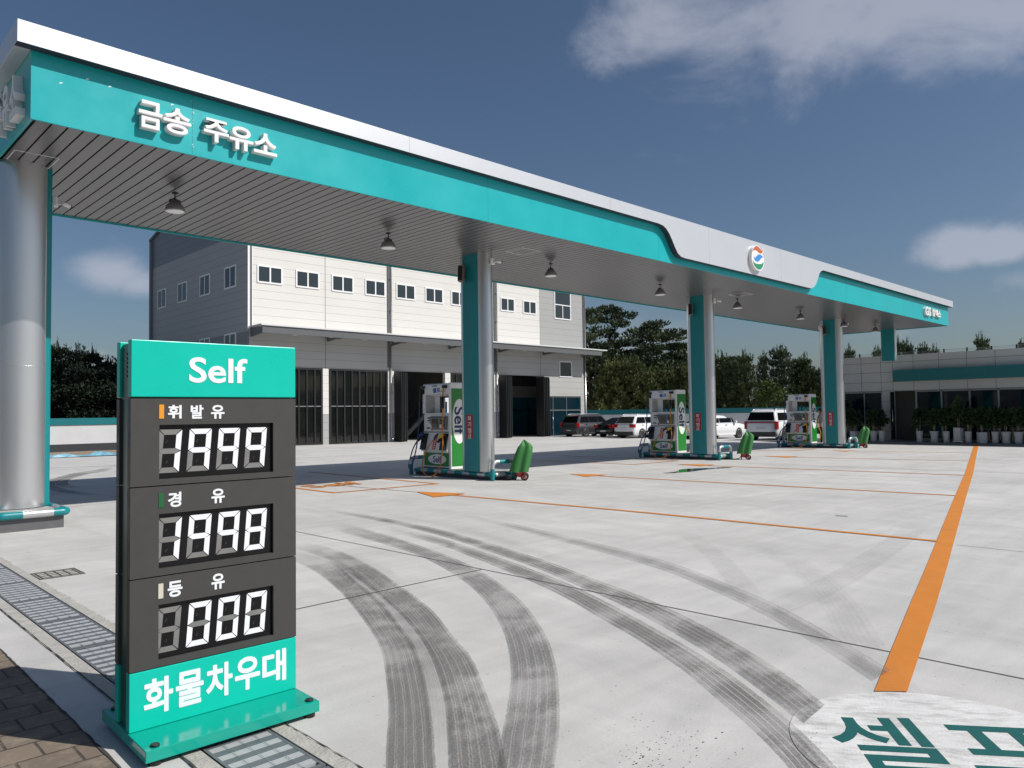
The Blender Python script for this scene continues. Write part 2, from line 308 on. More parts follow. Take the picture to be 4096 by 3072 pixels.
# square manhole cover
g = MB(); g.box(-0.19, 0.19, -0.19, 0.19, -0.02, 0.004).m(1)
for k in range(5): g.box(-0.17 + k * 0.085 - 0.006, -0.17 + k * 0.085 + 0.006, -0.18, 0.18, 0.0045, 0.009)
for k in range(4): g.box(-0.18, 0.18, -0.15 + k * 0.1 - 0.005, -0.15 + k * 0.1 + 0.005, 0.0045, 0.0085)
for a in ((-0.205, -0.19, -0.205, 0.205), (0.19, 0.205, -0.205, 0.205), (-0.19, 0.19, 0.19, 0.205), (-0.19, 0.19, -0.205, -0.19)): g.box(*a, 0.002, 0.007)
o = g.build('manhole_cover', [CONCR, mat('cover_grime', (0.09, 0.085, 0.075), 0.9)]); o.location = (2.14, 8.93, 0); tag(o, 'small square concrete-filled access cover in the forecourt near the drain', 'manhole cover')
# gravel strip and blue tarpaulin on the far side
g = MB(); g.quad((-38, 35.1, 0.006), (17.9, 35.1, 0.006), (17.9, 41.0, 0.006), (-38, 41.0, 0.006)); structure(g.build('gravel_strip', GRAVEL))
rt = random.Random(5); g = MB(); nx, ny = 46, 9
for j in range(ny + 1):
    for i in range(nx + 1):
        x = 3 + 12.5 * i / nx; y = 35.2 + (0.95 + 0.5 * math.sin(i * 0.5)) * j / ny * (1.4 if i > 26 else 1); g.v.append((x, y, 0.02 + (0.16 * rt.random() if 0 < j < ny else 0) * (0.6 + 0.4 * math.sin(i)) + (0.12 if i > 30 and 2 < j < 7 else 0)))
for j in range(ny):
    for i in range(nx): a = j * (nx + 1) + i; g.f.append((a, a + 1, a + nx + 2, a + nx + 1)); g.mi.append(0); g.sm.append(False)
tag(g.build('tarpaulin', mat('blue_tarpaulin', (0.16, 0.36, 0.46), 0.4, 0, 0.3, 2)), 'crumpled pale blue tarpaulin lying along the gravel edge', 'tarpaulin')
# ------------------------------------------------------------------ joints, paint and tyre marks
def strip(g, x0, y0, x1, y1, w, dz):
    n = max(1, int(math.hypot(x1 - x0, y1 - y0) / 1.5)); d = Vector((x1 - x0, y1 - y0)).normalized(); px, py = -d.y * w / 2, d.x * w / 2
    pts = sorted({0.0, 1.0} | {i / n for i in range(n + 1)})
    if (x0 - 8.5) * (x1 - 8.5) < 0: pts = sorted(set(pts) | {(8.5 - x0) / (x1 - x0)})
    vs = []
    for t in pts:
        x = x0 + (x1 - x0) * t; y = y0 + (y1 - y0) * t; vs += [(x + px, y + py, gz(x + px) + dz), (x - px, y - py, gz(x - px) + dz)]
    return g.add(vs, [(2 * i + 1, 2 * i + 3, 2 * i + 2, 2 * i) for i in range(len(pts) - 1)])
g = MB()
for a in ((5.20, 10.5, 5.30, -2, 0.012), (1.95, 5.76, 5.24, 5.82, 0.016), (5.15, 10.6, 5.0, 17, 0.01), (9.25, 15.6, 9.55, 12.0, 0.03), (9.90, 2.75, 9.86, -2, 0.01), (21.7, 11.9, 22.5, 3.5, 0.025), (17.5, 11.6, 20.1, 5.0, 0.014), (6.4, 28.26, 12, 26.5, 0.05), (10, 26.4, 34, 27.5, 0.03), (27.0, 10, 28.6, 4.5, 0.02), (11.5, 4.82, 11.56, 4.66, 0.05)): strip(g, *a, 0.0035)
structure(g.build('slab_joint', JOINT))
g = MB(); strip(g, 2.0, 15.35, 11.0, 16.25, 0.05, 0.004); strip(g, 10.5, 13.6, 13.6, 10.3, 0.03, 0.004); strip(g, 14, 11.9, 24, 13.6, 0.03, 0.004); structure(g.build('joint_sealant', mat('pale_sealant', (0.62, 0.61, 0.58), 0.8)))
g = MB()
bl = [(42, 10.65), (37.84, 9.62), (21.6, 5.66), (15.65, 4.25), (10.04, 2.91), (8.5, 2.54), (6.66, 2.11), (4.53, 1.61)]
vs = []
for i, (x, y) in enumerate(bl):
    vs += [(x - 0.03, y + 0.085, gz(x) + 0.006), (x + 0.03, y - 0.085, gz(x) + 0.006)] if i < len(bl) - 1 else [(4.475, 1.685, 0.006), (4.59, 1.55, 0.006)]
g.add(vs, [(2 * i, 2 * i + 2, 2 * i + 3, 2 * i + 1) for i in range(len(bl) - 1)][0:])
for pts in (((9.62, 11.5), (9.91, 7.06), (10.02, 2.97)), ((15.08, 12.3), (15.19, 10.8), (15.70, 4.31)), ((20.15, 12.3), (20.86, 5.56)), ((25.85, 12.3), (27.0, 7.07)), ((31.3, 12.4), (32.3, 8.35))):
    for a, b in zip(pts[:-1], pts[1:]): strip(g, *a, *b, 0.10, 0.007)
structure(g.build('lane_line', ORANGE))
g = MB()
for x, yt, yb in ((9.53, 12.6, 11.5), (15.08, 13.3, 12.35), (20.2, 13.4, 12.25), (25.9, 13.45, 12.3), (31.2, 13.2, 12.4)):
    g.add([(x - 0.42, yb, gz(x) + 0.010), (x + 0.42, yb, gz(x) + 0.010), (x, yt, gz(x) + 0.010)], [(0, 1, 2)])
structure(g.build('lane_arrow', ORANGE))
g = MB()
for xa, xb, yf in ((8.3, 11.0, 13.75), (19.2, 21.7, 14.3), (30.0, 32.4, 14.35)):
    for xx, yy in ((xa, 19.6), (xb, 19.6)): strip(g, xx, yf, xx, yy, 0.10, 0.007)
    strip(g, xa - 0.05, yf, xb + 0.05, yf, 0.10, 0.0085)
structure(g.build('bay_line', ORANGE))
for xa, ya in ((8.55, 15.0),):
    t = text_mesh('Self', 0, 1.4, 0, 0.75, 0.0008, 0.012); t.build('bay_lettering', ORANGE, M=Matrix.Translation((xa, ya, 0.007)))['kind'] = 'structure'
# painted roundel with green lettering close to the camera
EM = frame_M((3.98, 1.155, 0.004), (0.6, -0.8, 0), (0.8, 0.6, 0))
g = MB(); n = 96
g.add([(0.715 * math.cos(2 * PI * i / n), 0.715 * math.sin(2 * PI * i / n), 0.0) for i in range(n)], [tuple(range(n))])
WP = mat('worn_white_paint', (0.66, 0.655, 0.64), 0.75, 0, 0.10, 6.0, 0.15, 80)
structure(g.build('painted_roundel', WP, M=EM))
def worn(mt, c2, sc_, st):
    nt = mt.node_tree; N = nt.nodes; L = nt.links; b = N['Principled BSDF']; src = b.inputs['Base Color'].links[0].from_socket; tc = N.new('ShaderNodeTexCoord'); mp = N.new('ShaderNodeMapping'); mp.inputs['Rotation'].default_value = (0, 0, 0.25); mp.inputs['Scale'].default_value = st; L.new(tc.outputs['Object'], mp.inputs[0])
    n = N.new('ShaderNodeTexNoise'); n.inputs['Scale'].default_value = sc_; n.inputs['Detail'].default_value = 10; n.inputs['Roughness'].default_value = .74; L.new(mp.outputs[0], n.inputs['Vector']); r = N.new('ShaderNodeMapRange'); r.inputs['From Min'].default_value = .46; r.inputs['From Max'].default_value = .70; r.inputs['To Max'].default_value = .85; L.new(n.outputs['Fac'], r.inputs['Value'])
    m_ = N.new('ShaderNodeMix'); m_.data_type = 'RGBA'; L.new(r.outputs[0], m_.inputs['Factor']); L.new(src, m_.inputs['A']); m_.inputs['B'].default_value = (*c2, 1); L.new(m_.outputs['Result'], b.inputs['Base Color'])
worn(WP, (0.26, 0.245, 0.225), 3.2, (1, 3.2, 1))
GP = mat('green_road_paint', (0.004, 0.095, 0.088), 0.6, 0, 0.12, 12)
t = text_mesh('셀', -0.52, -0.055, -0.285, 0.335, 0.0006, 0.012); structure(t.build('painted_lettering', GP, M=EM @ Matrix.Translation((0, 0, 0.0012))))
t = text_mesh('프', 0.025, 0.53, -0.24, 0.275, 0.0006, 0.012); structure(t.build('painted_lettering', GP, M=EM @ Matrix.Translation((0, 0, 0.0012))))
# tyre marks: ribbons of tread rubber lying on the slab
def tyre_material(name, dark, alpha, grooves):
    mt = bpy.data.materials.new(name); mt.use_nodes = True; nt = mt.node_tree; N = nt.nodes; L = nt.links; b = N['Principled BSDF']; out = N['Material Output']
    b.inputs['Roughness'].default_value = 0.8; b.inputs['Base Color'].default_value = (*dark, 1)
    uv = N.new('ShaderNodeUVMap'); sx = N.new('ShaderNodeSeparateXYZ'); L.new(uv.outputs[0], sx.inputs[0])
    def M_(op, a, b_=None, c=None):
        q = N.new('ShaderNodeMath'); q.operation = op
        for i, x in enumerate((a, b_, c)):
            if x is None: continue
            if isinstance(x, (int, float)): q.inputs[i].default_value = x
            else: L.new(x, q.inputs[i])
        return q.outputs[0]
    u, v = sx.outputs[0], sx.outputs[1]
    tc = N.new('ShaderNodeTexCoord')
    def nz(scale, det=6, vec=None, rough=0.65):
        t = N.new('ShaderNodeTexNoise'); t.inputs['Scale'].default_value = scale; t.inputs['Detail'].default_value = det; t.inputs['Roughness'].default_value = rough; L.new(vec or tc.outputs['Object'], t.inputs['Vector']); return t.outputs['Fac']
    mp = N.new('ShaderNodeMapping'); mp.inputs['Scale'].default_value = (14, 0.9, 1); L.new(uv.outputs[0], mp.inputs[0])
    lines = nz(1.0, 8, mp.outputs[0], 0.75)          # long streaks along the track
    wob = M_('MULTIPLY_ADD', nz(30, 4), 0.07, -0.035); uw = M_('ADD', u, wob)
    s = M_('ABSOLUTE', M_('SINE', M_('MULTIPLY', uw, PI * grooves)))
    gr = N.new('ShaderNodeMapRange'); gr.interpolation_type = 'SMOOTHSTEP'; gr.inputs['From Min'].default_value = 0.05; gr.inputs['From Max'].default_value = 0.30; gr.inputs['To Min'].default_value = 0.0; gr.inputs['To Max'].default_value = 1.0; L.new(s, gr.inputs['Value'])
    ed = M_('MINIMUM', M_('MULTIPLY', uw, 45.0), M_('MULTIPLY', M_('SUBTRACT', 1.0, uw), 45.0)); ed = M_('MINIMUM', ed, 1.0); ed = M_('MAXIMUM', ed, 0.0)
    fd = M_('MINIMUM', M_('MULTIPLY', v, 0.55), 1.0)
    lr = N.new('ShaderNodeMapRange'); lr.inputs['From Min'].default_value = 0.3; lr.inputs['From Max'].default_value = 0.68; lr.inputs['To Min'].default_value = 0.62; lr.inputs['To Max'].default_value = 1.22; L.new(lines, lr.inputs['Value'])
    br = N.new('ShaderNodeMapRange'); br.inputs['From Min'].default_value = 0.43; br.inputs['From Max'].default_value = 0.53; br.inputs['To Min'].default_value = 0.55; br.inputs['To Max'].default_value = 1.1; L.new(nz(1.5, 9, None, 0.72), br.inputs['Value'])
    fr = N.new('ShaderNodeMapRange'); fr.inputs['From Min'].default_value = 0.35; fr.inputs['From Max'].default_value = 0.6; fr.inputs['To Min'].default_value = 0.55; fr.inputs['To Max'].default_value = 1.08; L.new(nz(90, 3), fr.inputs['Value'])
    a = M_('MULTIPLY', M_('MULTIPLY', M_('MULTIPLY', gr.outputs[0], ed), M_('MULTIPLY', fd, lr.outputs[0])), M_('MULTIPLY', M_('MULTIPLY', br.outputs[0], fr.outputs[0]), alpha))
    a = M_('MINIMUM', a, 0.95)
    tr = N.new('ShaderNodeBsdfTransparent'); mx = N.new('ShaderNodeMixShader'); L.new(a, mx.inputs[0]); L.new(tr.outputs[0], mx.inputs[1]); L.new(b.outputs[0], mx.inputs[2]); L.new(mx.outputs[0], out.inputs[0]); return mt
def slim(rows, k):
    return [((a + c) / 2 + (a - c) / 2 * k, (b + d) / 2 + (b - d) / 2 * k, (a + c) / 2 - (a - c) / 2 * k, (b + d) / 2 - (b - d) / 2 * k) for a, b, c, d in rows]
def ribbon(name, rows, mt, dz, fade_end=False):
    """rows of (left x, left y, right x, right y)"""
    P = np.array(rows); n = len(P); t = np.arange(n); tt = np.linspace(0, n - 1, n * 8)
    def cr(c):
        out = []
        for s in tt:
            i = min(int(s), n - 2); f = s - i; p0, p1, p2, p3 = c[max(i - 1, 0)], c[i], c[i + 1], c[min(i + 2, n - 1)]
            out.append(0.5 * (2 * p1 + (p2 - p0) * f + (2 * p0 - 5 * p1 + 4 * p2 - p3) * f * f + (3 * p1 - p0 - 3 * p2 + p3) * f ** 3))
        return np.array(out)
    Q = np.stack([cr(P[:, k]) for k in range(4)], 1); me = bpy.data.meshes.new(name); vs = []; fs = []
    K = 6
    for q in Q:
        for k in range(K + 1):
            x = q[0] + (q[2] - q[0]) * k / K; y = q[1] + (q[3] - q[1]) * k / K; vs.append((x, y, gz(x) + dz))
    for i in range(len(Q) - 1):
        for k in range(K): a = i * (K + 1) + k; fs.append((a, a + K + 1, a + K + 2, a + 1))
    me.from_pydata(vs, [], fs); uvl = me.uv_layers.new(name='UVMap')
    d = np.r_[0, np.cumsum(np.hypot(*np.diff((Q[:, :2] + Q[:, 2:]) / 2, axis=0).T))]; tot = d[-1]
    for p in me.polygons:
        for li in p.loop_indices:
            vi = me.loops[li].vertex_index; i, k = divmod(vi, K + 1); vv = d[i] if not fade_end else min(d[i], tot - d[i]); uvl.data[li].uv = (k / K, vv)
    me.materials.append(mt); o = bpy.data.objects.new(name, me); C.objects.link(o); o['kind'] = 'structure'; return o
TA = tyre_material('tyre_rubber_heavy', (0.12, 0.115, 0.106), 0.62, 5); TB = tyre_material('tyre_rubber_medium', (0.13, 0.125, 0.118), 0.56, 5); TE = tyre_material('tyre_rubber_faint', (0.14, 0.135, 0.128), 0.40, 5); TD = tyre_material('tyre_rubber_light', (0.16, 0.155, 0.148), 0.09, 6)
A1 = [(4.15, 8.02, 4.45, 8.4), (4.08, 7.22, 4.37, 7.28), (3.78, 6.2, 4.02, 6.29), (3.48, 5.41, 3.72, 5.43), (3.19, 4.73, 3.39, 4.7), (2.97, 4.29, 3.2, 4.29), (2.69, 3.84, 2.91, 3.81), (2.44, 3.46, 2.63, 3.39), (2.22, 3.16, 2.39, 3.05), (2.03, 2.9, 2.18, 2.77), (1.86, 2.66, 2.0, 2.5)]  # track edges unprojected from image pixels onto the ground beforehand, pasted as coordinates
A2 = [(4.55, 8.69, 4.83, 8.82), (4.49, 7.64, 4.78, 7.84), (4.23, 6.71, 4.49, 6.69), (3.94, 5.81, 4.17, 5.78), (3.66, 5.05, 3.85, 4.92), (3.37, 4.4, 3.5, 4.23), (3.07, 3.85, 3.26, 3.75), (2.74, 3.35, 2.92, 3.24), (2.46, 2.98, 2.66, 2.87), (2.23, 2.69, 2.41, 2.55), (2.02, 2.44, 2.2, 2.28)]
TBm = [(5.71, 9.87, 6.05, 9.91), (5.52, 8.44, 5.84, 8.42), (5.34, 7.21, 5.53, 6.99), (5.04, 6.23, 5.28, 6.11), (4.7, 5.42, 4.93, 5.29), (4.34, 4.76, 4.57, 4.6), (3.98, 4.22, 4.17, 4.01), (3.63, 3.77, 3.82, 3.56), (3.25, 3.35, 3.44, 3.15), (2.88, 3.0, 3.07, 2.8), (2.61, 2.76, 2.8, 2.56), (2.39, 2.55, 2.55, 2.36), (2.15, 2.34, 2.3, 2.15)]
C2 = [(6.61, 11.36, 6.8, 11.44), (6.54, 9.64, 6.76, 9.76), (6.32, 7.98, 6.6, 8.16), (5.95, 6.52, 6.28, 6.71), (5.62, 5.44, 5.99, 5.62), (5.28, 4.55, 5.67, 4.72), (4.97, 3.8, 5.42, 3.97), (4.66, 3.19, 5.14, 3.36), (4.31, 2.58, 4.79, 2.72), (3.97, 2.09, 4.44, 2.19), (3.73, 1.76, 4.11, 1.79)]
C1 = [(6.09, 8.88, 6.32, 9.02), (5.86, 7.39, 6.15, 7.6), (5.55, 6.27, 5.83, 6.39), (5.24, 5.32, 5.58, 5.48), (4.94, 4.5, 5.3, 4.64), (4.6, 3.78, 4.97, 3.89), (4.31, 3.17, 4.66, 3.27), (4.03, 2.67, 4.4, 2.77), (3.76, 2.28, 4.15, 2.35), (3.51, 1.92, 3.87, 1.96), (3.29, 1.65, 3.59, 1.62), (3.09, 1.45, 3.38, 1.4)]
D1 = [(7.68, 9.11, 7.88, 9.21), (7.34, 7.56, 7.59, 7.67), (6.94, 6.16, 7.28, 6.3), (6.61, 5.09, 7.01, 5.23), (6.33, 4.31, 6.72, 4.43), (5.95, 3.6, 6.35, 3.72), (5.57, 2.98, 5.98, 3.07), (5.26, 2.55, 5.63, 2.59), (4.94, 2.14, 5.29, 2.18), (4.6, 1.75, 4.9, 1.72)]
ribbon('tyre_mark', slim(A1, 1.12), TA, 0.012); ribbon('tyre_mark', slim(A2, 1.12), TA, 0.014); ribbon('tyre_mark', TBm, TB, 0.016); ribbon('tyre_mark', slim(C2, .74), TA, 0.018); ribbon('tyre_mark', slim(C1, .76), TA, 0.020); ribbon('tyre_mark', slim(D1, .68), TE, 0.022)
def track(pts, w, mt, dz, fade=True):
    rows = []
    for i, (x, y) in enumerate(pts):
        a = pts[max(i - 1, 0)]; b = pts[min(i + 1, len(pts) - 1)]; d = Vector((b[0] - a[0], b[1] - a[1])).normalized(); rows.append((x - d.y * w / 2, y + d.x * w / 2, x + d.y * w / 2, y - d.x * w / 2))
    return ribbon('tyre_mark', rows, mt, dz, fade)
track([(7.9, 26.8), (7.27, 25.62), (6.55, 24.85), (5.72, 23.39), (5.2, 22.29), (4.85, 21.15), (4.66, 19.98), (4.66, 18.69), (4.9, 17)], 0.30, TB, 0.012)
track([(7.8, 26.2), (7.06, 24.87), (6.53, 24.33), (5.8, 23.05), (5.39, 22.04), (5.11, 21.0), (5.0, 20.23), (5.08, 19.2)], 0.26, TB, 0.014)
track([(9.3, 6.3), (7.6, 4.6), (6.3, 3.5), (5.2, 2.7)], 0.24, TD, 0.0125); track([(8.8, 4.9), (7.6, 3.6), (6.4, 2.7), (5.2, 2.0), (3.6, 1.0)], 0.26, TD, 0.0245)
track([(12, 3.7), (9, 3.2), (6.3, 2.9), (3.4, 3.0)], 0.3, TD, 0.0265);  track([(4.6, 8.2), (4.42, 7.3), (4.08, 6.3), (3.8, 5.55), (3.5, 4.82), (3.24, 4.27), (2.97, 3.8), (2.68, 3.36), (2.42, 3.02), (2.2, 2.74), (2.0, 2.5)], 0.13, TE, 0.0105); track([(4.4, 2.9), (3.6, 2.3), (2.9, 2.0), (2.2, 1.9)], 0.2, TD, 0.0285); track([(7.0, 10.6), (6.9, 8.6), (6.6, 7.0), (6.1, 5.6), (5.6, 4.5)], 0.16, TD, 0.0235); track([(5.0, 9.0), (4.75, 7.4), (4.35, 6.1), (3.85, 5.2), (3.3, 4.5), (2.8, 3.9)], 0.1, TD, 0.0225)
# oil and mud spatter near the camera
rs = random.Random(11); g = MB()
for k in range(120):
    if k < 70: x, y = rs.gauss(3.05, 0.16), rs.gauss(2.05, 0.13)
    else: x, y = rs.uniform(2.4, 6), rs.uniform(1.6, 5)
    r = rs.uniform(0.0014, 0.0042) * (1.4 if k % 9 == 0 else 1); n = 7; a0 = rs.random() * 6; st = rs.uniform(1, 2.6)
    g.add([(x + r * st * math.cos(a0 + 2 * PI * i / n) * rs.uniform(.6, 1.2), y + r * math.sin(a0 + 2 * PI * i / n) * rs.uniform(.6, 1.2), 0.031) for i in range(n)], [tuple(range(n))])
structure(g.build('dirt_speck', mat('dirt', (0.07, 0.066, 0.06), 0.9)))
# shallow puddle
def smooth_poly(pts, n=6):
    out = []; k = len(pts)
    for i in range(k):
        p0, p1, p2, p3 = (Vector(pts[(i + d) % k]) for d in (-1, 0, 1, 2))
        for j in range(n):
            f = j / n; out.append(0.5 * (2 * p1 + (p2 - p0) * f + (2 * p0 - 5 * p1 + 4 * p2 - p3) * f * f + (3 * p1 - p0 - 3 * p2 + p3) * f ** 3))
    return out
pp = smooth_poly([(16.9, 11.60), (17.5, 11.62), (18.2, 11.95), (18.7, 11.98), (19.2, 11.75), (19.85, 11.46), (19.83, 11.25), (19.2, 11.38), (18.6, 11.42), (17.8, 11.33), (17.07, 11.42)])
g = MB(); g.add([(q.x, q.y, gz(q.x) + 0.005) for q in pp], [tuple(range(len(pp)))]); structure(g.build('water_puddle', mat('puddle_water', (0.05, 0.05, 0.05), 0.03, spec=0.5)))
# ================================================================== CANOPY
def wb(mb, name, mats, parent, **k):
    mb.xf(parent.matrix_basis.inverted()); return mb.build(name, mats, parent, **k)
SOF = 5.5
CX0, CX1, CY0, CY1 = 2.34, 40.5, 11.26, 16.45  # canopy, lettering and lamp numbers were scaled about the camera before being written in
canopy = thing('fuel_canopy', 'long flat forecourt canopy with teal fascia and white swooping top band', 'canopy', (21.4, 13.85, SOF))
dip = [(16.19, 6.40), (16.39, 6.378), (16.52, 6.325), (16.65, 6.224), (16.78, 6.07), (16.91, 5.895), (17.04, 5.75), (17.18, 5.682), (17.35, 5.663), (24.9, 5.663), (25.08, 5.668), (25.31, 5.75), (25.46, 5.867), (25.63, 6.09), (25.75, 6.264), (25.88, 6.352), (26.06, 6.40)]
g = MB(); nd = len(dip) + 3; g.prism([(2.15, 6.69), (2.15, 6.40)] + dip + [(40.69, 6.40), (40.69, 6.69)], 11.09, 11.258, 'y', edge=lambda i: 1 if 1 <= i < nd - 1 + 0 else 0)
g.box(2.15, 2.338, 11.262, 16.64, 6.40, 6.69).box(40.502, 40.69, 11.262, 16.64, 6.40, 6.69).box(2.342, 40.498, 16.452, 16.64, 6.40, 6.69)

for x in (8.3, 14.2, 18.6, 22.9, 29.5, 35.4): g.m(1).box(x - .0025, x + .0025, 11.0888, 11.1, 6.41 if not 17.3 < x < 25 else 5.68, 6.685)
wb(g, 'white_band', [WHITEP, mat('lip_shade_and_seam', (0.028, 0.035, 0.05), 0.5)], canopy, bev=0.006)  # second slot paints shade onto the underside edges; the seams share it
SEAMD = mat('teal_seam', (0.004, 0.2, 0.22), 0.5)
g = MB(); g.box(CX0, CX1, CY0, CY0 + .035, SOF, 6.62).box(CX0, CX1, CY1 - .035, CY1, SOF, 6.62).box(CX0, CX0 + .035, CY0 + .036, CY1 - .036, SOF, 6.62).box(CX1 - .035, CX1, CY0 + .036, CY1 - .036, SOF, 6.62).m(1)
for x in (4.42, 10.4, 16.4, 22.4, 28.4, 34.4): g.box(x - .003, x + .003, CY0 - .0012, CY0 + .01, SOF + .01, 6.4)
# flakes of peeling film on the fascia
rp = random.Random(2); g.m(2)
for k in range(34):
    z = 5.52 + 0.86 * k / 34; x = 4.42 + rp.gauss(0, 0.012)
    if rp.random() < 0.3: continue
    a = 0.004 + 0.012 * rp.random(); g.add([(x + a * rp.uniform(-1.5, 1.5), CY0 - .002 - .002 * rp.random(), z + a * 1.2 * rp.uniform(-1, 1)) for _ in range(4)], [(0, 1, 2, 3)])
for x, z in ((2.98, 6.2), (3.26, 6.18), (2.66, 6.05), (4.1, 6.16)):
    g.add([(x, CY0 - .003, z), (x + .035, CY0 - .004, z + .012), (x + .05, CY0 - .003, z + .03), (x + .012, CY0 - .004, z + .028)], [(0, 1, 2, 3)])
wb(g, 'teal_fascia', [TEAL, SEAMD, mat('pale_film', (0.5, 0.75, 0.76), 0.5)], canopy)
SOFM = mat('soffit_plank', (0.185, 0.18, 0.18), 0.30, 0.35, 0.04, 3, stretch=(3, 0.2, 1))
g = MB(); n = int((CX1 - CX0 - .16) / .1916); p = (CX1 - CX0 - .16) / n
for i in range(n): g.box(CX0 + .08 + i * p + .012, CX0 + .08 + (i + 1) * p - .012, CY0 + .04, CY1 - .04, SOF + .03, SOF + .042)
wb(g, 'soffit', [SOFM], canopy)
g = MB(); g.box(CX0 + .04, CX1 - .04, CY0 + .04, CY1 - .04, SOF + .06, SOF + .09); wb(g, 'soffit_backing', [BLACK], canopy)
g = MB(); g.box(CX0 + .1, CX1 - .1, CY0 + .1, CY1 - .1, 6.5, 6.56); wb(g, 'roof_deck', [GREYM], canopy)
for x0, x1, y0, y1 in ((2.47, 3.05, 12.83, 13.46), (12.75, 13.34, 12.6, 13.2), (23.3, 23.9, 12.6, 13.2)):
    g = MB(); t = .012
    g.box(x0, x1, y0, y0 + t, SOF + .024, SOF + .031).box(x0, x1, y1 - t, y1, SOF + .024, SOF + .031).box(x0, x0 + t, y0 + t, y1 - t, SOF + .024, SOF + .031).box(x1 - t, x1, y0 + t, y1 - t, SOF + .024, SOF + .031); wb(g, 'access_hatch', [WHITE], canopy)
# raised lettering and emblem
LETW = mat('letter_white', (0.80, 0.79, 0.78), 0.45)
def letters(root, items, right, up, depth, base, bold=0.02):
    for ch, a0, a1, z0, z1 in items:
        t = text_mesh(ch, a0, a1, z0, z1, depth, bold); t.xf(frame_M(base, right, up)); wb(t, 'letter', [LETW], root)
r = thing('fascia_lettering', 'five raised white Korean letters on the near end of the teal fascia', 'sign letters', (4.67, CY0, 5.9))
letters(r, [('금', 3.629, 3.95, 5.703, 6.10), ('송', 3.965, 4.36, 5.72, 6.10), ('주', 4.547, 4.93, 5.735, 6.085), ('유', 4.94, 5.32, 5.71, 6.075), ('소', 5.329, 5.719, 5.735, 6.07)], (1, 0, 0), (0, 0, 1), .11, (0, CY0, 0), 0.026)
r = thing('fascia_lettering', 'small raised white company letters at the far end of the teal fascia', 'sign letters', (38, CY0, 5.9))
letters(r, [('GS', 36.89, 37.65, 5.73, 6.13)], (1, 0, 0), (0, 0, 1), .10, (0, CY0, 0), 0.03)
letters(r, [('칼', 37.85, 38.25, 5.76, 6.11), ('텍', 38.27, 38.66, 5.76, 6.11), ('스', 38.67, 39.07, 5.79, 6.08)], (1, 0, 0), (0, 0, 1), .10, (0, CY0, 0), 0.03)
r = thing('fascia_lettering', 'grey-white raised letters on the shaded end face of the canopy', 'sign letters', (CX0, 12.6, 5.9))
letters(r, [('소', -11.95, -11.55, 5.62, 6.2), ('유', -12.4, -12.0, 5.62, 6.2), ('주', -12.85, -12.45, 5.62, 6.2)], (0, -1, 0), (0, 0, 1), .11, (CX0, 0, 0), 0.035)
def logo_poly(pts, n=5):
    q = [((x - 578) / 268 * .372, -((y - .36 * (x - 578)) - 808) / 548 * .375) for x, y in pts]
    return [(v.x, v.y) for v in smooth_poly(q, n)]
lg = thing('round_emblem', 'round white emblem with orange, blue and green swooshes on the white band', 'emblem', (21.18, 11.09, 6.16))
outl = [(300, 740), (318, 540), (368, 370), (430, 280), (510, 243), (600, 275), (690, 390), (745, 462), (775, 455), (790, 385), (818, 400), (832, 540), (800, 625), (778, 660), (815, 740), (848, 900), (842, 1110), (790, 1290), (700, 1368), (600, 1368), (500, 1300), (410, 1180), (345, 1030), (305, 870)]
g = MB(); g.prism(logo_poly(outl), -.11, -.001, 'y'); g.build('emblem_body', [WHITE, WHITE], lg)
for nm, col, pts in (('orange_swoosh', (0.55, 0.13, 0.045), [(350, 500), (372, 420), (430, 320), (510, 268), (600, 312), (690, 420), (755, 492), (788, 482), (805, 425), (802, 520), (770, 595), (700, 620), (620, 572), (540, 490), (470, 448), (400, 455)]),
                     ('blue_swoosh', (0.045, 0.25, 0.62), [(390, 668), (408, 745), (440, 785), (490, 745), (560, 672), (625, 652), (700, 672), (760, 730), (802, 805), (760, 808), (720, 832), (680, 885), (620, 945), (545, 970), (470, 930), (420, 850), (396, 760)]),
                     ('green_swoosh', (0.03, 0.25, 0.12), [(345, 880), (400, 982), (480, 1042), (580, 1075), (690, 1086), (770, 1062), (820, 1012), (812, 1110), (770, 1230), (700, 1312), (640, 1326), (560, 1300), (460, 1200), (390, 1080)])):
    g = MB(); g.prism(logo_poly(pts), -.114, -.1105, 'y'); g.build(nm, [mat(nm, col, 0.4)], lg)
# ------------------------------------------------------------------ hanging lamps
LAMPH = mat('lamp_housing', (0.33, 0.33, 0.335), 0.4, 0.5); LAMPG = mat('lamp_glass', (0.95, 0.95, 0.93), 0.3)
def lamp():
    t = thing('canopy_lamp', 'x', 'lamp')
    g = MB(); g.lathe([(.055, 0), (.055, -.015), (.012, -.02), (.012, -.10), (.03, -.105), (.03, -.13)], n=14); g.build('stem', [DARK], t)
    g = MB(); g.lathe([(.03, -.13), (.06, -.135), (.06, -.18), (.08, -.20), (.135, -.235), (.162, -.28), (.175, -.315), (.175, -.33), (.155, -.33)], n=28)
    for k in range(20):
        a = 2 * PI * k / 20; g.tube([(.07 * math.cos(a), .07 * math.sin(a), -.14), (.095 * math.cos(a), .095 * math.sin(a), -.19), (.15 * math.cos(a), .15 * math.sin(a), -.245)], .006, 4)
    g.build('housing', [LAMPH], t)
    g = MB(); g.lathe([(.154, -.329), (.15, -.335), (.10, -.34), (.0, -.342)], n=28)
    g.build('lens', [LAMPG], t)
    g = MB(); g.tube([(-.10, 0, -.17), (-.09, 0, -.125), (-.03, 0, -.11), (.03, 0, -.11), (.09, 0, -.125), (.10, 0, -.17)], .008, 6)
    g.build('bracket', [DARK], t); return t
L0 = lamp(); LX = (5.0, 9.51, 14.7, 19.71, 24.46, 29.43, 33.7, 37.33)
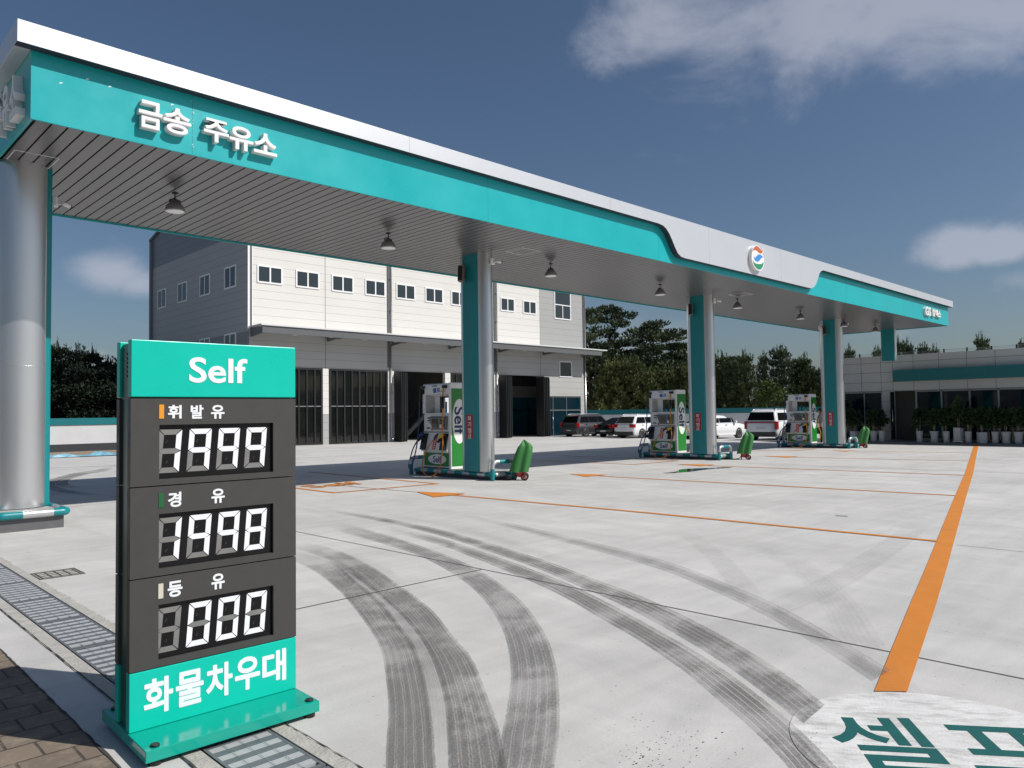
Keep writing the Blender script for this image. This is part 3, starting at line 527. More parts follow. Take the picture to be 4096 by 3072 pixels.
LN = ('largest hanging lamp, above the column nearest the camera', 'hanging lamp above and left of the second column', 'hanging lamp just right of the second column', 'hanging lamp between second and third columns, nearer the third', 'hanging lamp just right of the third column', 'hanging lamp left of the column beside the office', 'hanging lamp right behind the column beside the office', 'hanging lamp at the far end of the canopy, above the office')
for i, x in enumerate(LX):
    o = L0 if i == 0 else dup(L0); o.location = (x, 13.5, SOF + .03); tag(o, 'grey ribbed bell ' + LN[i], 'lamp', 'lamps hanging from the canopy soffit')
# ------------------------------------------------------------------ columns
REDS = mat('red_sticker', (0.33, 0.02, 0.03), 0.4); LETS = mat('sticker_white', (0.72, 0.70, 0.70), 0.5)
def column(label, cx, y0, w, a, b, Ld, zb, zt, sticker=True):
    t = thing('canopy_column', label, 'column', (cx, y0 + Ld / 2, zb), 0, 'columns carrying the canopy')
    h = zt - zb; d = Ld / 2
    g = MB(); e = .025
    pol = [(-w / 2 + e, -d), (w / 2 - e, -d), (w / 2, -d + e), (w / 2, d - e), (w / 2 - e, d), (-w / 2 + e, d), (-w / 2, d - e), (-w / 2, -d + e)]
    g.prism(pol, 0, h, 'z').m(1)
    for s in (-1, 1): g.box(s * w / 2 - .001, s * w / 2 + .001, d * .32, d * .32 + .006, 0.01, h - .01)
    g.build('side_panel', [TEALP, SEAMD], t)
    for s in (-1, 1):
        g = MB(); n = 32; arc_ = [(a * math.cos(PI * i / n), s * (d - .002 + b * math.sin(PI * i / n))) for i in range(n + 1)]
        vs = [(x, y, 0) for x, y in arc_] + [(x, y, h) for x, y in arc_]; k = n + 1
        g.add(vs, [(i, i + 1, k + i + 1, k + i) if s < 0 else (i, k + i, k + i + 1, i + 1) for i in range(n)], True)
        for z in (2.15,): g.tube([(x * 1.0005, y + s * .0006, z) for x, y in arc_], .0022, 4)
        g.build('silver_shaft', [SILVER], t)
    if sticker:
        st = MB(); st.box(-w / 2 - .004, -w / 2 - .0015, -.10, .16, .80, 1.39); so_ = st.build('warning_sticker', [REDS], t, label='red sticker with white Korean fire warning')
        for i, ch in enumerate('화기엄금'):
            z = 1.37 - i * .145; tx = text_mesh(ch, -.06, .06, z - .13, z - .012, .002, .012); tx.xf(frame_M((-w / 2 - .0042, .03, 0), (0, -1, 0), (0, 0, 1))); tx.build('lettering', [LETS], so_)
    return t
column('thick silver and teal column nearest the camera, left of the price sign', 2.72, 13.5, .80, .325, .20, .50, .26, SOF + .03, False)
PX = (12.56, 22.90, 33.66)
for x, nm in zip(PX, ('behind the nearest fuel pump', 'behind the middle fuel pump', 'beside the farthest fuel pump')):
    column('silver and teal column with red warning sticker ' + nm, x, 13.8, .50, .205, .24, .53, gz(x) + .2, SOF + .03)
column('teal column standing on the office roof under the canopy end', 40.05, 13.55, .34, .12, .05, .62, 3.95, SOF + .03, False)
# speakers and cameras on the columns
def speaker():
    t = thing('loudspeaker', 'x', 'loudspeaker')
    g = MB(); g.box(-.07, .07, -.09, .07, 0, .40); g.build('cabinet', [mat('beige_plastic', (0.22, 0.16, 0.14), 0.5)], t, bev=.012)
    g = MB(); g.box(-.058, .058, -.102, -.088, .02, .38); g.build('grille', [BLACK], t, bev=.006)
    g = MB(); g.box(-.03, .03, .07, .16, .12, .22); g.build('bracket', [DARK], t); return t
def camera_unit():
    t = thing('security_camera', 'x', 'security camera')
    g = MB(); g.box(-.07, .07, -.03, .03, -.08, .08); g.build('mount_box', [WHITE], t, bev=.01)
    g = MB(); g.tube([(.02, -.03, -.03), (.05, -.09, -.02), (.07, -.11, -.015)], .014, 8); g.tube([(.03, -.08, .0), (.12, -.19, -.03)], .036, 14); g.build('barrel', [WHITE], t)
    g = MB(); g.tube([(.12, -.19, -.03), (.132, -.205, -.034)], .033, 14); g.build('lens', [BLACK], t); return t
S0 = speaker(); K0 = camera_unit()
for i, (x, nm) in enumerate(zip(PX, ('nearest', 'middle', 'farthest'))):
    o = S0 if i == 0 else dup(S0); o.location = (x - .38, 14.2, 4.86); o.rotation_euler = (math.radians(-6), 0, math.radians(-62)); tag(o, 'black-fronted loudspeaker high on the teal column of the %s fuel pump' % nm, 'loudspeaker', 'loudspeakers on the columns')
    o = K0 if i == 0 else dup(K0); o.location = (x + .06, 13.53, 5.33); o.rotation_euler = (0, 0, math.radians(8)); tag(o, 'small white camera at the top of the silver column of the %s fuel pump' % nm, 'security camera', 'security cameras under the canopy')
o = dup(K0, (3.24, 13.85, 5.12), math.radians(70)); tag(o, 'white camera at the top of the thick column nearest the viewer', 'security camera', 'security cameras under the canopy')
o = dup(K0, (12.85, 14.3, 5.18), math.radians(80)); tag(o, 'tiny dome-like camera behind the top of the second column, below another', 'security camera', 'security cameras under the canopy')
o = dup(K0, (33.3, 14.4, 5.2), math.radians(-70)); tag(o, 'small camera left of the loudspeaker on the column by the office', 'security camera', 'security cameras under the canopy')
# ------------------------------------------------------------------ pump islands
def ring_path(x0, x1, y0, y1, r, z, n=6):
    pts = []
    for cx, cy, a in ((x1 - r, y1 - r, 0), (x0 + r, y1 - r, PI / 2), (x0 + r, y0 + r, PI), (x1 - r, y0 + r, 1.5 * PI)):
        pts += [(cx + r * math.cos(a + PI / 2 * i / n), cy + r * math.sin(a + PI / 2 * i / n), z) for i in range(n + 1)]
    return pts
def densify(pts, step, closed):
    out = []; k = len(pts)
    for i in range(k if closed else k - 1):
        a = Vector(pts[i]); b = Vector(pts[(i + 1) % k]); n = max(1, round((b - a).length / step))
        out += [a.lerp(b, j / n) for j in range(n)]
    if not closed: out.append(Vector(pts[-1]))
    return out
def striped(g, pts, r, closed, period=.52, phase=0.0):
    P = densify(pts, .03, closed); s = 0; cols = []
    for i, q in enumerate(P):
        if i: s += (q - P[i - 1]).length
        cols.append(int((s + phase) / (period / 2)) % 2)
    return g.tube(P, r, 14, True, cols, closed)
ISM = mat('island_curb', (0.055, 0.055, 0.06), 0.6, 0, 0.1, 6)
def hoop_pts(p, q, h, r=.13, n=6):
    p = Vector(p); q = Vector(q); d = (q - p).normalized(); Z = Vector((0, 0, 1))
    return [p, p + Z * (h - r) * .98] + [p + d * (r - r * math.cos(PI / 2 * i / n)) + Z * (h - r + r * math.sin(PI / 2 * i / n)) for i in range(n + 1)] + [q - d * (r - r * math.sin(PI / 2 * i / n)) + Z * (h - r + r * math.cos(PI / 2 * i / n)) for i in range(n + 1)] + [q]
def hoop(g, p, q, h, top):
    P = densify(hoop_pts(p, q, h), .03, False); L_ = (Vector(q) - Vector(p)).length; cols = []
    for v in P:
        d = min((v - Vector(p)).xy.length, (v - Vector(q)).xy.length)
        cols.append(0 if v.z < h - .17 else (1 if d < L_ * .26 else 0))
    g.tube(P, .053, 14, True, cols)
def island(label, x, z):
    t = thing('pump_island', label, 'pump island', (x, 14.85, z), 0, 'pump islands under the canopy')
    g = MB(); g.box(-.12, .72, -1.42, 1.62, 0, .19).m(1).box(-.11, .71, -1.41, 1.61, .19, .2); g.build('curb', [ISM, mat('island_top', (0.33, 0.33, 0.32), 0.8, 0, .1, 5)], t)
    g = MB(); striped(g, ring_path(-.155, .755, -1.46, 1.66, .14, .135), .057, True, .56, .12); g.build('bumper_rail', [TEALP, SILVERP], t)
    for (p, q) in (((-.21, -1.52, 0), (.42, -1.60, 0)), ((-.21, 1.70, 0), (.52, 1.80, 0))):
        g = MB(); hoop(g, p, q, .45, None); g.build('guard_hoop', [TEALP, SILVERP], t)
    return t
I0 = island('x', PX[0], gz(PX[0]))
for i, (x, nm) in enumerate(zip(PX, ('nearest', 'middle', 'farthest'))):
    o = I0 if i == 0 else dup(I0); o.location = (x, 14.85, gz(x)); tag(o, 'low dark curb with teal and silver striped rail under the %s fuel pump' % nm, 'pump island', 'pump islands under the canopy')
t = thing('pump_island', 'taller dark curb with striped rail under the thick column nearest the camera', 'pump island', (2.72, 14.2, 0), 0, 'pump islands under the canopy')
g = MB(); g.box(-.40, .40, -1.5, 1.9, 0, .24).m(1).box(-.395, .395, -1.495, 1.895, .24, .25); g.build('curb', [mat('grey_curb', (0.10, 0.10, 0.105), 0.6, 0, .12, 6), mat('island_top', (0.3, 0.3, 0.3), 0.8)], t)
g = MB(); striped(g, ring_path(-.43, .43, -1.53, 1.93, .06, .235), .058, True, .80, .62); g.build('bumper_rail', [TEALP, SILVERP], t)
# ------------------------------------------------------------------ fuel dispensers
GREENS = mat('green_side', (0.010, 0.21, 0.025), 0.3); ORST = mat('orange_sticker', (0.62, 0.10, 0.03), 0.5); BLUET = mat('blue_lettering', (0.02, 0.09, 0.33), 0.5); GREYT = mat('grey_lettering', (0.35, 0.35, 0.36), 0.5); SCRG = mat('grey_console', (0.17, 0.17, 0.175), 0.45)
def ell(cx, cz, rx, rz, n=40): return [(cx + rx * math.cos(2 * PI * i / n), cz + rz * math.sin(2 * PI * i / n)) for i in range(n)]
FX = Matrix(((1, 0, 0, 0), (0, 0, -1, 0), (0, 1, 0, 0), (0, 0, 0, 1)))   # text on the front face: z out of text goes to -y
def ftext(s, x0, x1, z0, z1, y, bold=0.02, d=.003):
    t = text_mesh(s, x0, x1, z0, z1, d, bold); M = FX.copy(); M.translation = Vector((0, y, 0)); return t.xf(M)
def stext(s, x0, x1, v0, v1, bold):
    t = text_mesh(s, x0, x1, v0, v1, .003, bold); return t.xf(frame_M((0, .285, 1.879), (1, 0, 0), (0, -.27, .21)))
def dispenser():
    t = thing('fuel_dispenser', 'x', 'fuel pump')
    g = MB(); g.box(.03, 1.10, .04, .56, 0, .08); g.build('plinth', [BLACK], t)
    g = MB(); g.box(0, 1.045, .03, .57, .08, .48); g.box(.02, 1.045, .05, .55, .955, 1.42); g.box(.02, 1.045, .07, .53, .48, .955); bd = g.build('cabinet', [WHITE], t, bev=.008)
    g = MB(); g.box(.055, 1.035, .022, .029, .115, .445); gp_ = g.build('green_panel', [GREENP], t)
    g = MB(); g.prism(ell(.575, .285, .36, .125), .018, .0215, 'y'); el = g.build('oval_badge', [WHITE], gp_); ftext('Self', .42, .74, .20, .365, .0175, .015).build('lettering', [NAVY], el)
    # nozzle bay, leaning forward at its foot
    g = MB(); g.prism([(-.05, .485), (.065, .94), (.066, .95), (.4, .95), (.4, .485)], .0, 1.045, 'x'); g.build('nozzle_bay', [WHITE], t, bev=.006)
    def sl(y, z): return -.05 + (z - .485) / (.94 - .485) * .115 + y
    def slant(x0, x1, z0, z1, th, nm, m_, par):
        g = MB(); g.prism([(sl(-th, z0), z0), (sl(-th, z1), z1), (sl(-.0015, z1), z1), (sl(-.0015, z0), z0)], x0, x1, 'x'); return g.build(nm, [m_], par)
    slant(.0, .19, .52, .93, .06, 'nozzle_boot', BLACK, t); slant(.79, .99, .52, .93, .06, 'nozzle_boot', BLACK, t)
    st = slant(.44, .58, .53, .90, .003, 'notice_sticker', ORST, t)
    for k in range(6): slant(.485, .535, .56 + k * .055, .59 + k * .055, .0045, 'lettering', LETS, st)
    slant(.63, .75, .83, .87, .004, 'notice_sticker', SCRG, t); slant(.70, .80, .91, .925, .004, 'notice_sticker', BLACK, t)
    # console
    g = MB(); g.box(.0, 1.045, .035, .05, .955, .985); g.build('divider_strip', [GREYM], t)
    g = MB(); g.add([(.31, .05, 1.37), (1.0, .05, 1.37), (.97, .05, 1.03), (.40, .05, 1.03), (.34, -.05, 1.33), (.99, -.05, 1.33), (.95, -.035, 1.05), (.46, -.035, 1.05)], [(4, 7, 6, 5), (0, 4, 5, 1), (1, 5, 6, 2), (2, 6, 7, 3), (3, 7, 4, 0), (0, 1, 2, 3)]); con = g.build('console', [SCRG], t)
    g = MB(); g.prism([(-.054, 1.09), (-.0612, 1.30), (-.05, 1.30), (-.04, 1.09)], .47, .69, 'x'); g.build('screen', [GLASSD], con)
    for x0, x1, z0, z1, m_ in ((.80, .86, 1.24, 1.29, BLACK), (.80, .86, 1.18, 1.21, BLACK), (.78, .85, 1.07, 1.16, WHITE), (.89, .95, 1.22, 1.28, BLACK), (.89, .95, 1.10, 1.18, BLACK)):
        g = MB(); g.box(x0, x1, -.062, -.045, z0, z1); g.build('keypad', [m_], con)
    for x0, x1, z0, z1, m_, nm in ((.17, .29, 1.31, 1.345, BLACK, 'card_slot'), (.17, .29, 1.24, 1.275, BLACK, 'card_slot'), (.23, .28, 1.19, 1.21, BLACK, 'card_slot'), (.13, .27, 1.05, 1.09, NAVY, 'notice_sticker'), (.32, .38, 1.0, 1.08, ORST, 'notice_sticker')):
        g = MB(); g.box(x0, x1, .044, .0495, z0, z1); g.build(nm, [m_], t)
    # hollow head
    g = MB(); g.box(0, .10, .02, .58, 1.42, 2.08); g.box(0, 1.045, .02, .58, 1.42, 1.455)
    g.prism([(.02, 1.93), (.29, 1.87), (.58, 1.87), (.58, 2.17), (.55, 2.2), (.05, 2.2), (.02, 2.17)], 0, 1.045, 'x')
    g.box(.10, .40, .30, .325, 1.455, 1.88)
    g.add([(.10, .04, 1.92), (.17, .30, 1.87), (.17, .30, 1.46), (.10, .04, 1.456)], [(0, 1, 2, 3), (3, 2, 1, 0)])
    g.build('head_frame', [WHITE], t, bev=.01)
    g = MB(); g.box(.40, .43, .28, .34, 1.457, 1.878).box(.43, 1.043, .28, .34, 1.84, 1.878); g.build('window_frame', [BLACK], t)
    tube_ = MB(); tube_.tube([(.56, .36, 1.46), (.575, .35, 1.74)], .022, 8); tube_.build('blue_handle', [BLUEP], t)
    ftext('셀프', .42, .73, 1.965, 2.095, .0165, .028).build('lettering', [BLUET], t); ftext('서비스', .745, .92, 1.97, 2.02, .0165, .0).build('lettering', [GREYT], t); ftext('TATSUNO', .40, .60, 2.125, 2.155, .0165, .03).build('maker_name', [BLACK], t)
    for x0, x1 in ((-.03, .12), (.86, 1.01)):
        g = MB(); g.box(x0, x1, -.05, .018, 2.075, 2.15); g.build('hose_swivel', [BLACK], t, bev=.012)
    # tall side panels
    for x0, x1, xf in ((1.046, 1.13, 1.1365),):
        g = MB(); g.box(x0, x1, .015, .585, .03, 2.21); g.build('side_frame', [WHITE], t, bev=.02, seg=3)
        g = MB(); g.box(x1 - .001, xf, .045, .555, .12, 2.06); sp = g.build('side_panel', [GREENS], t)
        g = MB(); g.prism(ell(.30, 1.24, .235, .56), xf + .0005, xf + .004, 'x'); el = g.build('oval_badge', [WHITE], sp)
        tx = text_mesh('Self', -1.6, -.90, .13, .46, .003, .02); tx.xf(frame_M((xf + .0045, 0, 0), (0, 0, -1), (0, 1, 0))); tx.build('lettering', [NAVY], el)
    # hoses and nozzles
    def hose(pts, m_, r=.017):
        q = [Vector(p) for p in pts]; out = []
        for i in range(len(q) - 1):
            p0, p1, p2, p3 = q[max(i - 1, 0)], q[i], q[i + 1], q[min(i + 2, len(q) - 1)]
            for j in range(8):
                f = j / 8; out.append(0.5 * (2 * p1 + (p2 - p0) * f + (2 * p0 - 5 * p1 + 4 * p2 - p3) * f * f + (3 * p1 - p0 - 3 * p2 + p3) * f ** 3))
        out.append(q[-1]); g = MB(); g.tube(out, r, 10); return g.build('hose', [m_], t)
    hose([(.93, -.03, 2.08), (.92, -.05, 1.98), (.92, -.06, 1.85)], HOSEO, .019); g = MB(); g.tube([(.92, -.06, 1.86), (.925, -.065, 1.6), (.93, -.07, 1.56)], .032, 10); g.build('hose_sleeve', [BLACK], t)
    hose([(.93, -.07, 1.58), (.945, -.09, 1.2), (.985, -.13, .85), (1.01, -.17, .5), (.95, -.2, .12), (.77, -.22, -.08), (.52, -.22, -.13), (.31, -.21, -.05), (.24, -.2, .15), (.36, -.19, .45), (.56, -.17, .70), (.68, -.15, .80)], HOSEO)
    g = MB(); g.tube([(.67, -.152, .79), (.73, -.14, .86), (.79, -.12, .93)], [.024, .024, .026], 10); g.build('hose_sleeve', [BLACK], t)
    def nozzle(x, z, cm, sgn=1):
        n_ = MB(); n_.tube([(x - .06, -.12, z - .06), (x + .03, -.09, z + .05), (x + .10, -.06, z + .1)], [.03, .042, .035], 10); n_.tube([(x + .10, -.06, z + .1), (x + .18, -.0, z + .06)], [.022, .018], 8)
        n_.tube([(x - .05, -.15, z - .05), (x + .02, -.18, z - .02), (x + .10, -.13, z + .05)], .012, 8)
        nb = n_.build('nozzle', [BLACK], t); c = MB(); c.tube([(x, -.12, z + .05), (x + .07, -.09, z + .11), (x + .11, -.07, z + .12)], [.035, .05, .035], 8); c.build('nozzle_cover', [cm], nb)
    nozzle(.84, .78, YELLOW); 
    hose([(-.01, -.03, 2.08), (-.03, -.04, 1.9), (-.04, -.05, 1.75)], BLACK, .02)
    hose([(-.04, -.05, 1.76), (-.05, -.06, 1.3), (-.07, -.08, .9), (-.12, -.12, .5), (-.26, -.15, .10), (-.36, -.16, .02), (-.36, -.16, .16), (-.24, -.14, .5), (-.12, -.12, .68), (-.03, -.11, .78)], HOSEB)
    nozzle(.03, .80, BLUEP)
    # hose of the far side
    hose([(.93, .63, 2.08), (.94, .66, 1.6), (1.02, .72, 1.0), (1.2, .8, .5), (1.05, .85, .0), (.8, .85, -.1), (.5, .8, .2), (.55, .72, .8)], HOSEO)
    return t
D0 = dispenser()
for i, (x, nm) in enumerate(zip(PX, ('nearest', 'middle', 'farthest'))):
    o = D0 if i == 0 else dup(D0); o.location = (x - .08, 16.22, gz(x) + .14); o.rotation_euler = (0, 0, -PI / 2); o.scale = (1.04, 1.0, 1.035); tag(o, {'nearest': 'white and green self-service fuel pump, nearest and largest of the three', 'middle': 'white and green self-service fuel pump with white car behind, middle of the three', 'farthest': 'white and green self-service fuel pump nearest the office, smallest of the three'}[nm], 'fuel pump', 'self-service fuel pumps')
# ------------------------------------------------------------------ covered wheeled extinguishers
COVER = mat('green_cover_cloth', (0.028, 0.17, 0.035), 0.6, 0, 0.08, 5, 0.2, 25)
def extinguisher():
    t = thing('wheeled_extinguisher', 'x', 'fire extinguisher')
    # cloth cover: loft with folds, leaning back
    g = MB(); n = 36; lv = [(.20, .235, -.05), (.24, .235, -.045), (.45, .228, .01), (.65, .215, .07), (.80, .195, .115), (.855, .155, .125), (.93, .06, .10), (.965, .012, .09)]
    for z, rr, lean in lv:
        for j in range(n):
            a = 2 * PI * j / n; fold = 1 + (.10 * math.cos(3 * a + .6) + .09 * math.cos(7 * a + z * 2)) * max(0.0, 1 - max(0, z - .45) * .9)
            sq = 1 / max(abs(math.cos(a)), abs(math.sin(a))) ** .75
            g.v.append((rr * fold * sq * .88 * math.cos(a) + lean, rr * fold * sq * .74 * math.sin(a), z + .012 * math.sin(5 * a)))
    for i in range(len(lv) - 1):
        for j in range(n): g.f.append((i * n + j, i * n + (j + 1) % n, (i + 1) * n + (j + 1) % n, (i + 1) * n + j)); g.mi.append(0); g.sm.append(True)
    g.f.append(tuple((len(lv) - 1) * n + j for j in range(n))); g.mi.append(0); g.sm.append(True); g.build('cloth_cover', [COVER], t)
    g = MB(); g.lathe([(.02, .07), (.11, .09), (.14, .13), (.14, .62), (.10, .70), (.03, .73)], n=20); g.build('tank', [RED], t)
    for s in (-1, 1):
        g = MB(); g.lathe([(.062, -.017), (.062, .017)], n=16); M = Matrix.Translation((.10, s * .155, .085)) @ Matrix.Rotation(PI / 2, 4, 'X'); g.xf(M)
        r_ = MB(); P = [(.075 * math.cos(2 * PI * i / 24), s * 0, .075 * math.sin(2 * PI * i / 24)) for i in range(24)]; r_.tube([(x + .10, s * .155, z + .085) for x, y, z in P], .016, 8, closed=True); w = r_.build('wheel', [RUBBER], t)
        h = MB()
        for k in range(5):
            a = 2 * PI * k / 5; h.tube([(.10, s * .155, .085), (.10 + .065 * math.cos(a), s * .155, .085 + .065 * math.sin(a))], .009, 6)
        h.build('hub', [RED], w)
    g = MB(); g.tube([(.10, -.17, .085), (.10, .17, .085)], .012, 8); g.tube([(-.12, -.1, .01), (-.10, -.1, .25), (.16, -.1, .8)], .012, 8); g.tube([(-.12, .1, .01), (-.10, .1, .25), (.16, .1, .8)], .012, 8); g.build('frame', [DARK], t)
    g = MB(); g.tube([(-.12, 0, .12), (-.2, -.05, .03), (-.32, -.12, .02), (-.42, -.1, .02), (-.40, 0.0, .02), (-.28, .03, .02), (-.22, -.02, .04)], .013, 8); g.build('hose', [RUBBER], t)
    return t
E0 = extinguisher()
for i, (x, y, a, nm) in enumerate(((12.95, 12.98, -48, 'by the nearest fuel pump'), (23.62, 12.9, -58, 'by the middle fuel pump'), (34.45, 13.15, -64, 'by the column nearest the office'))):
    o = E0 if i == 0 else dup(E0); o.location = (x, y, gz(x)); o.rotation_euler = (0, 0, math.radians(a)); tag(o, 'green cloth covered extinguisher on red wheels, ' + nm, 'fire extinguisher', 'covered extinguishers in front of the pumps')
# ================================================================== PRICE SIGN
SGT = mat('sign_teal', (0.001, 0.50, 0.385), 0.30, 0, 0.04, 3, rv=.1, spec=.3); SGB = mat('sign_base_teal', (0.002, 0.33, 0.25), 0.12, 0, .04, 5, rv=.06); SGD = mat('sign_shade_teal', (0.002, 0.065, 0.048), 0.3, 0, 0.05, 4); SGG = mat('sign_grey', (0.056, 0.0545, 0.052), 0.5, 0, 0.05, 14, rv=.08, spec=.35)  # cabinet gets the same teal darkened, its shade put into the colour
SGW = mat('sign_white', (0.80, 0.82, 0.85), 0.5); SEGON = mat('segment_white', (0.82, 0.84, 0.90), 0.55); SEGOFF = mat('segment_grey', (0.19, 0.187, 0.18), 0.55, 0, .15, 14); DISPB = mat('display_black', (0.006, 0.006, 0.007), 0.3, spec=0.25)
ps = thing('price_sign', 'freestanding teal and grey fuel price sign beside the drain', 'price sign', (1.2537, 3.9422, 0), math.radians(-1.53))
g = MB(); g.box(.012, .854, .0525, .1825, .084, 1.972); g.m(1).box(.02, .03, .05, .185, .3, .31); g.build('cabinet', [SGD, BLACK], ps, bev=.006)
g = MB()
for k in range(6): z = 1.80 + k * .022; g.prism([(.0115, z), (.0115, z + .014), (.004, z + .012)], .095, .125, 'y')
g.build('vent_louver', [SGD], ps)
for y0, y1, nm in ((.0, .052, 'front'), (.183, .235, 'back')):
    g = MB(); g.box(0, .866, y0, y1, 1.702, 1.985); hd = g.build('header_panel', [SGT], ps, bev=.004)
    if nm == 'front': ftext('Self', .276, .584, 1.776, 1.909, -.0005, .02, .002).build('lettering', [SGW], hd)
    g = MB(); g.box(0, .866, y0, y1, .083, .364); fp = g.build('footer_panel', [SGT], ps, bev=.003)
    if nm == 'front':
        for i, ch in enumerate('화물차우대'):
            xa = .065 + i * .1505; t_ = ftext(ch, xa, xa + .138, .145, .318, -.0005, .030, .002); t_.build('lettering', [SGW], fp)
def seg_polys(x, z, w, h, sh, th, gap=.0022):
    """seven slanted segments of one digit: name -> polygon (x, z)"""
    def P(u, v): return (x + u * w + sh * v, z + v * h)
    tu = th / w; tv = th / h; gu = gap / w; gv = gap / h; m_ = .5
    A = [(gu * 1.5, 1), (1 - gu * 1.5, 1), (1 - tu - gu, 1 - tv), (tu + gu, 1 - tv)]
    Dg = [(gu * 1.5, 0), (tu + gu, tv), (1 - tu - gu, tv), (1 - gu * 1.5, 0)]
    Gm = [(gu * 2, m_), (tu * .95, m_ + tv * .5), (1 - tu * .95, m_ + tv * .5), (1 - gu * 2, m_), (1 - tu * .95, m_ - tv * .5), (tu * .95, m_ - tv * .5)]
    F = [(0, 1 - gv * 1.5), (tu, 1 - tv - gv), (tu, m_ + tv * .5 + gv), (0, m_ + gv)]
    E_ = [(0, m_ - gv), (tu, m_ - tv * .5 - gv), (tu, tv + gv), (0, gv * 1.5)]
    B = [(1 - u, v) for u, v in F]; Cc = [(1 - u, v) for u, v in E_]
    return {k: [P(*q) for q in v] for k, v in dict(a=A, b=B, c=Cc, d=Dg, e=E_, f=F, g=Gm).items()}
ON = {'1': 'bc', '9': 'abcfg', '8': 'abcdefg', '0': 'abcdef', ' ': ''}
for z0, z1, zd, digits, col, names, (ta, tb), nmx in ((1.262, 1.694, 1.292, '1999', (0.72, 0.30, 0.012), (('휘', .173, .240, 1.593, 1.662), ('발', .285, .350, 1.591, 1.662), ('유', .389, .460, 1.589, 1.661)), (1.594, 1.664), 'yellow'),
                                            (.8155, 1.2565, .849, '1998', (0.004, 0.11, 0.03), (('경', .175, .240, 1.148, 1.223), ('유', .392, .462, 1.148, 1.223)), (1.151, 1.223), 'green'), (.369, .810, .4015, ' 000', (0.60, 0.56, 0.46), (('등', .175, .247, .700, .778), ('유', .393, .462, .702, .782)), (.703, .776), 'cream')):
    zt = zd + .2705; X0, X1 = .133, .733
    g = MB(); g.box(0, .866, 0, .05, zt, z1).box(0, .866, 0, .05, z0, zd).box(0, X0, 0, .05, zd, zt).box(X1, .866, 0, .05, zd, zt); pn = g.build('fuel_panel', [SGG], ps, label='grey fuel panel with %s marker' % nmx)
    g = MB(); g.box(0, .866, .185, .235, z0, z1); g.build('rear_panel', [SGG], ps, bev=.002)
    g = MB(); g.box(X0, X1, .020, .048, zd, zt); g.build('display', [DISPB], pn)
    for i, ch in enumerate(digits):
        x = .1195 + i * .1513; segs = seg_polys(x, zd + .0285, .1135, .218, .0175, .0265); g = MB()
        for k, poly in segs.items():
            lit = k in ON[ch]; poly = [(min(max(px_, X0 + .001), X1 - .001), pz) for px_, pz in poly]
            g.m(0 if lit else 1).prism(poly, .0172 if lit else .0185, .0196, 'y')
        for dz in (.058, .16):
            for j in range(2): g.m(1).box(x + .052 + .004 * j, x + .0545 + .004 * j, .0188, .0199, zd + .02 + dz + .008 * j, zd + .0225 + dz + .008 * j)
        g.build('digit', [SEGON, SEGOFF], pn)
    g = MB(); g.box(.131, .1545, -.0025, -.0003, ta, tb); g.build('fuel_marker', [mat(nmx + '_marker', col, 0.5)], pn)
    for ch, xa, xb, za, zb in names: ftext(ch, xa, xb, za, zb, -.0004, .03, .002).build('lettering', [SGW], pn)
g = MB(); g.box(-.005, .868, -.262, .438, .026, .0815); g.build('base_plate', [SGB], ps, bev=.004)
for bx, by in ((.048, -.222), (.828, -.222), (.048, .398), (.828, .398)):
    g = MB(); g.lathe([(.021, .0818), (.021, .089), (.019, .0915)], bx, by, 20); g.build('foot_cap', [BLACK], ps)
    g = MB(); g.lathe([(.03, 0.0), (.03, .026)], bx, by, 14); g.build('foot', [BLACK], ps)
# ================================================================== WAREHOUSE
def panel_mat(name, rgb, rough=0.45, pitch=.4525, off=6.61, axis='Z', line=0.55, nzs=0.03):
    mt = mat(name, rgb, rough, 0, nzs, .6); nt = mt.node_tree; N = nt.nodes; L = nt.links; b = N['Principled BSDF']; tc = N.new('ShaderNodeTexCoord'); sx = N.new('ShaderNodeSeparateXYZ'); L.new(tc.outputs['Object'], sx.inputs[0])
    a = N.new('ShaderNodeMath'); a.operation = 'MULTIPLY_ADD'; L.new(sx.outputs[axis], a.inputs[0]); a.inputs[1].default_value = 1 / pitch; a.inputs[2].default_value = -off / pitch + 40.5
    f = N.new('ShaderNodeMath'); f.operation = 'FRACT'; L.new(a.outputs[0], f.inputs[0]); d = N.new('ShaderNodeMath'); d.operation = 'SUBTRACT'; L.new(f.outputs[0], d.inputs[0]); d.inputs[1].default_value = .5
    e = N.new('ShaderNodeMath'); e.operation = 'ABSOLUTE'; L.new(d.outputs[0], e.inputs[0]); r = N.new('ShaderNodeMapRange'); r.inputs['From Min'].default_value = .012; r.inputs['From Max'].default_value = .03; r.inputs['To Min'].default_value = line; r.inputs['To Max'].default_value = 1; L.new(e.outputs[0], r.inputs['Value'])
    src = b.inputs['Base Color'].links[0].from_socket; v = N.new('ShaderNodeVectorMath'); v.operation = 'SCALE'; L.new(src, v.inputs[0]); L.new(r.outputs[0], v.inputs['Scale']); L.new(v.outputs[0], b.inputs['Base Color'])
    bp = N.new('ShaderNodeBump'); bp.inputs['Strength'].default_value = .6; bp.inputs['Distance'].default_value = .02; L.new(r.outputs[0], bp.inputs['Height']); L.new(bp.outputs[0], b.inputs['Normal']); return mt
PW = panel_mat('white_wall_panel', (0.665, 0.65, 0.615)); PG = panel_mat('grey_wall_panel', (0.36, 0.36, 0.355)); PL = panel_mat('light_grey_wall_panel', (0.42, 0.415, 0.40))
PSM = panel_mat('side_wall_panel', (0.34, 0.35, 0.36)); PSD = panel_mat('side_dark_panel', (0.165, 0.185, 0.215)); PSL = panel_mat('side_base_panel', (0.19, 0.20, 0.215))
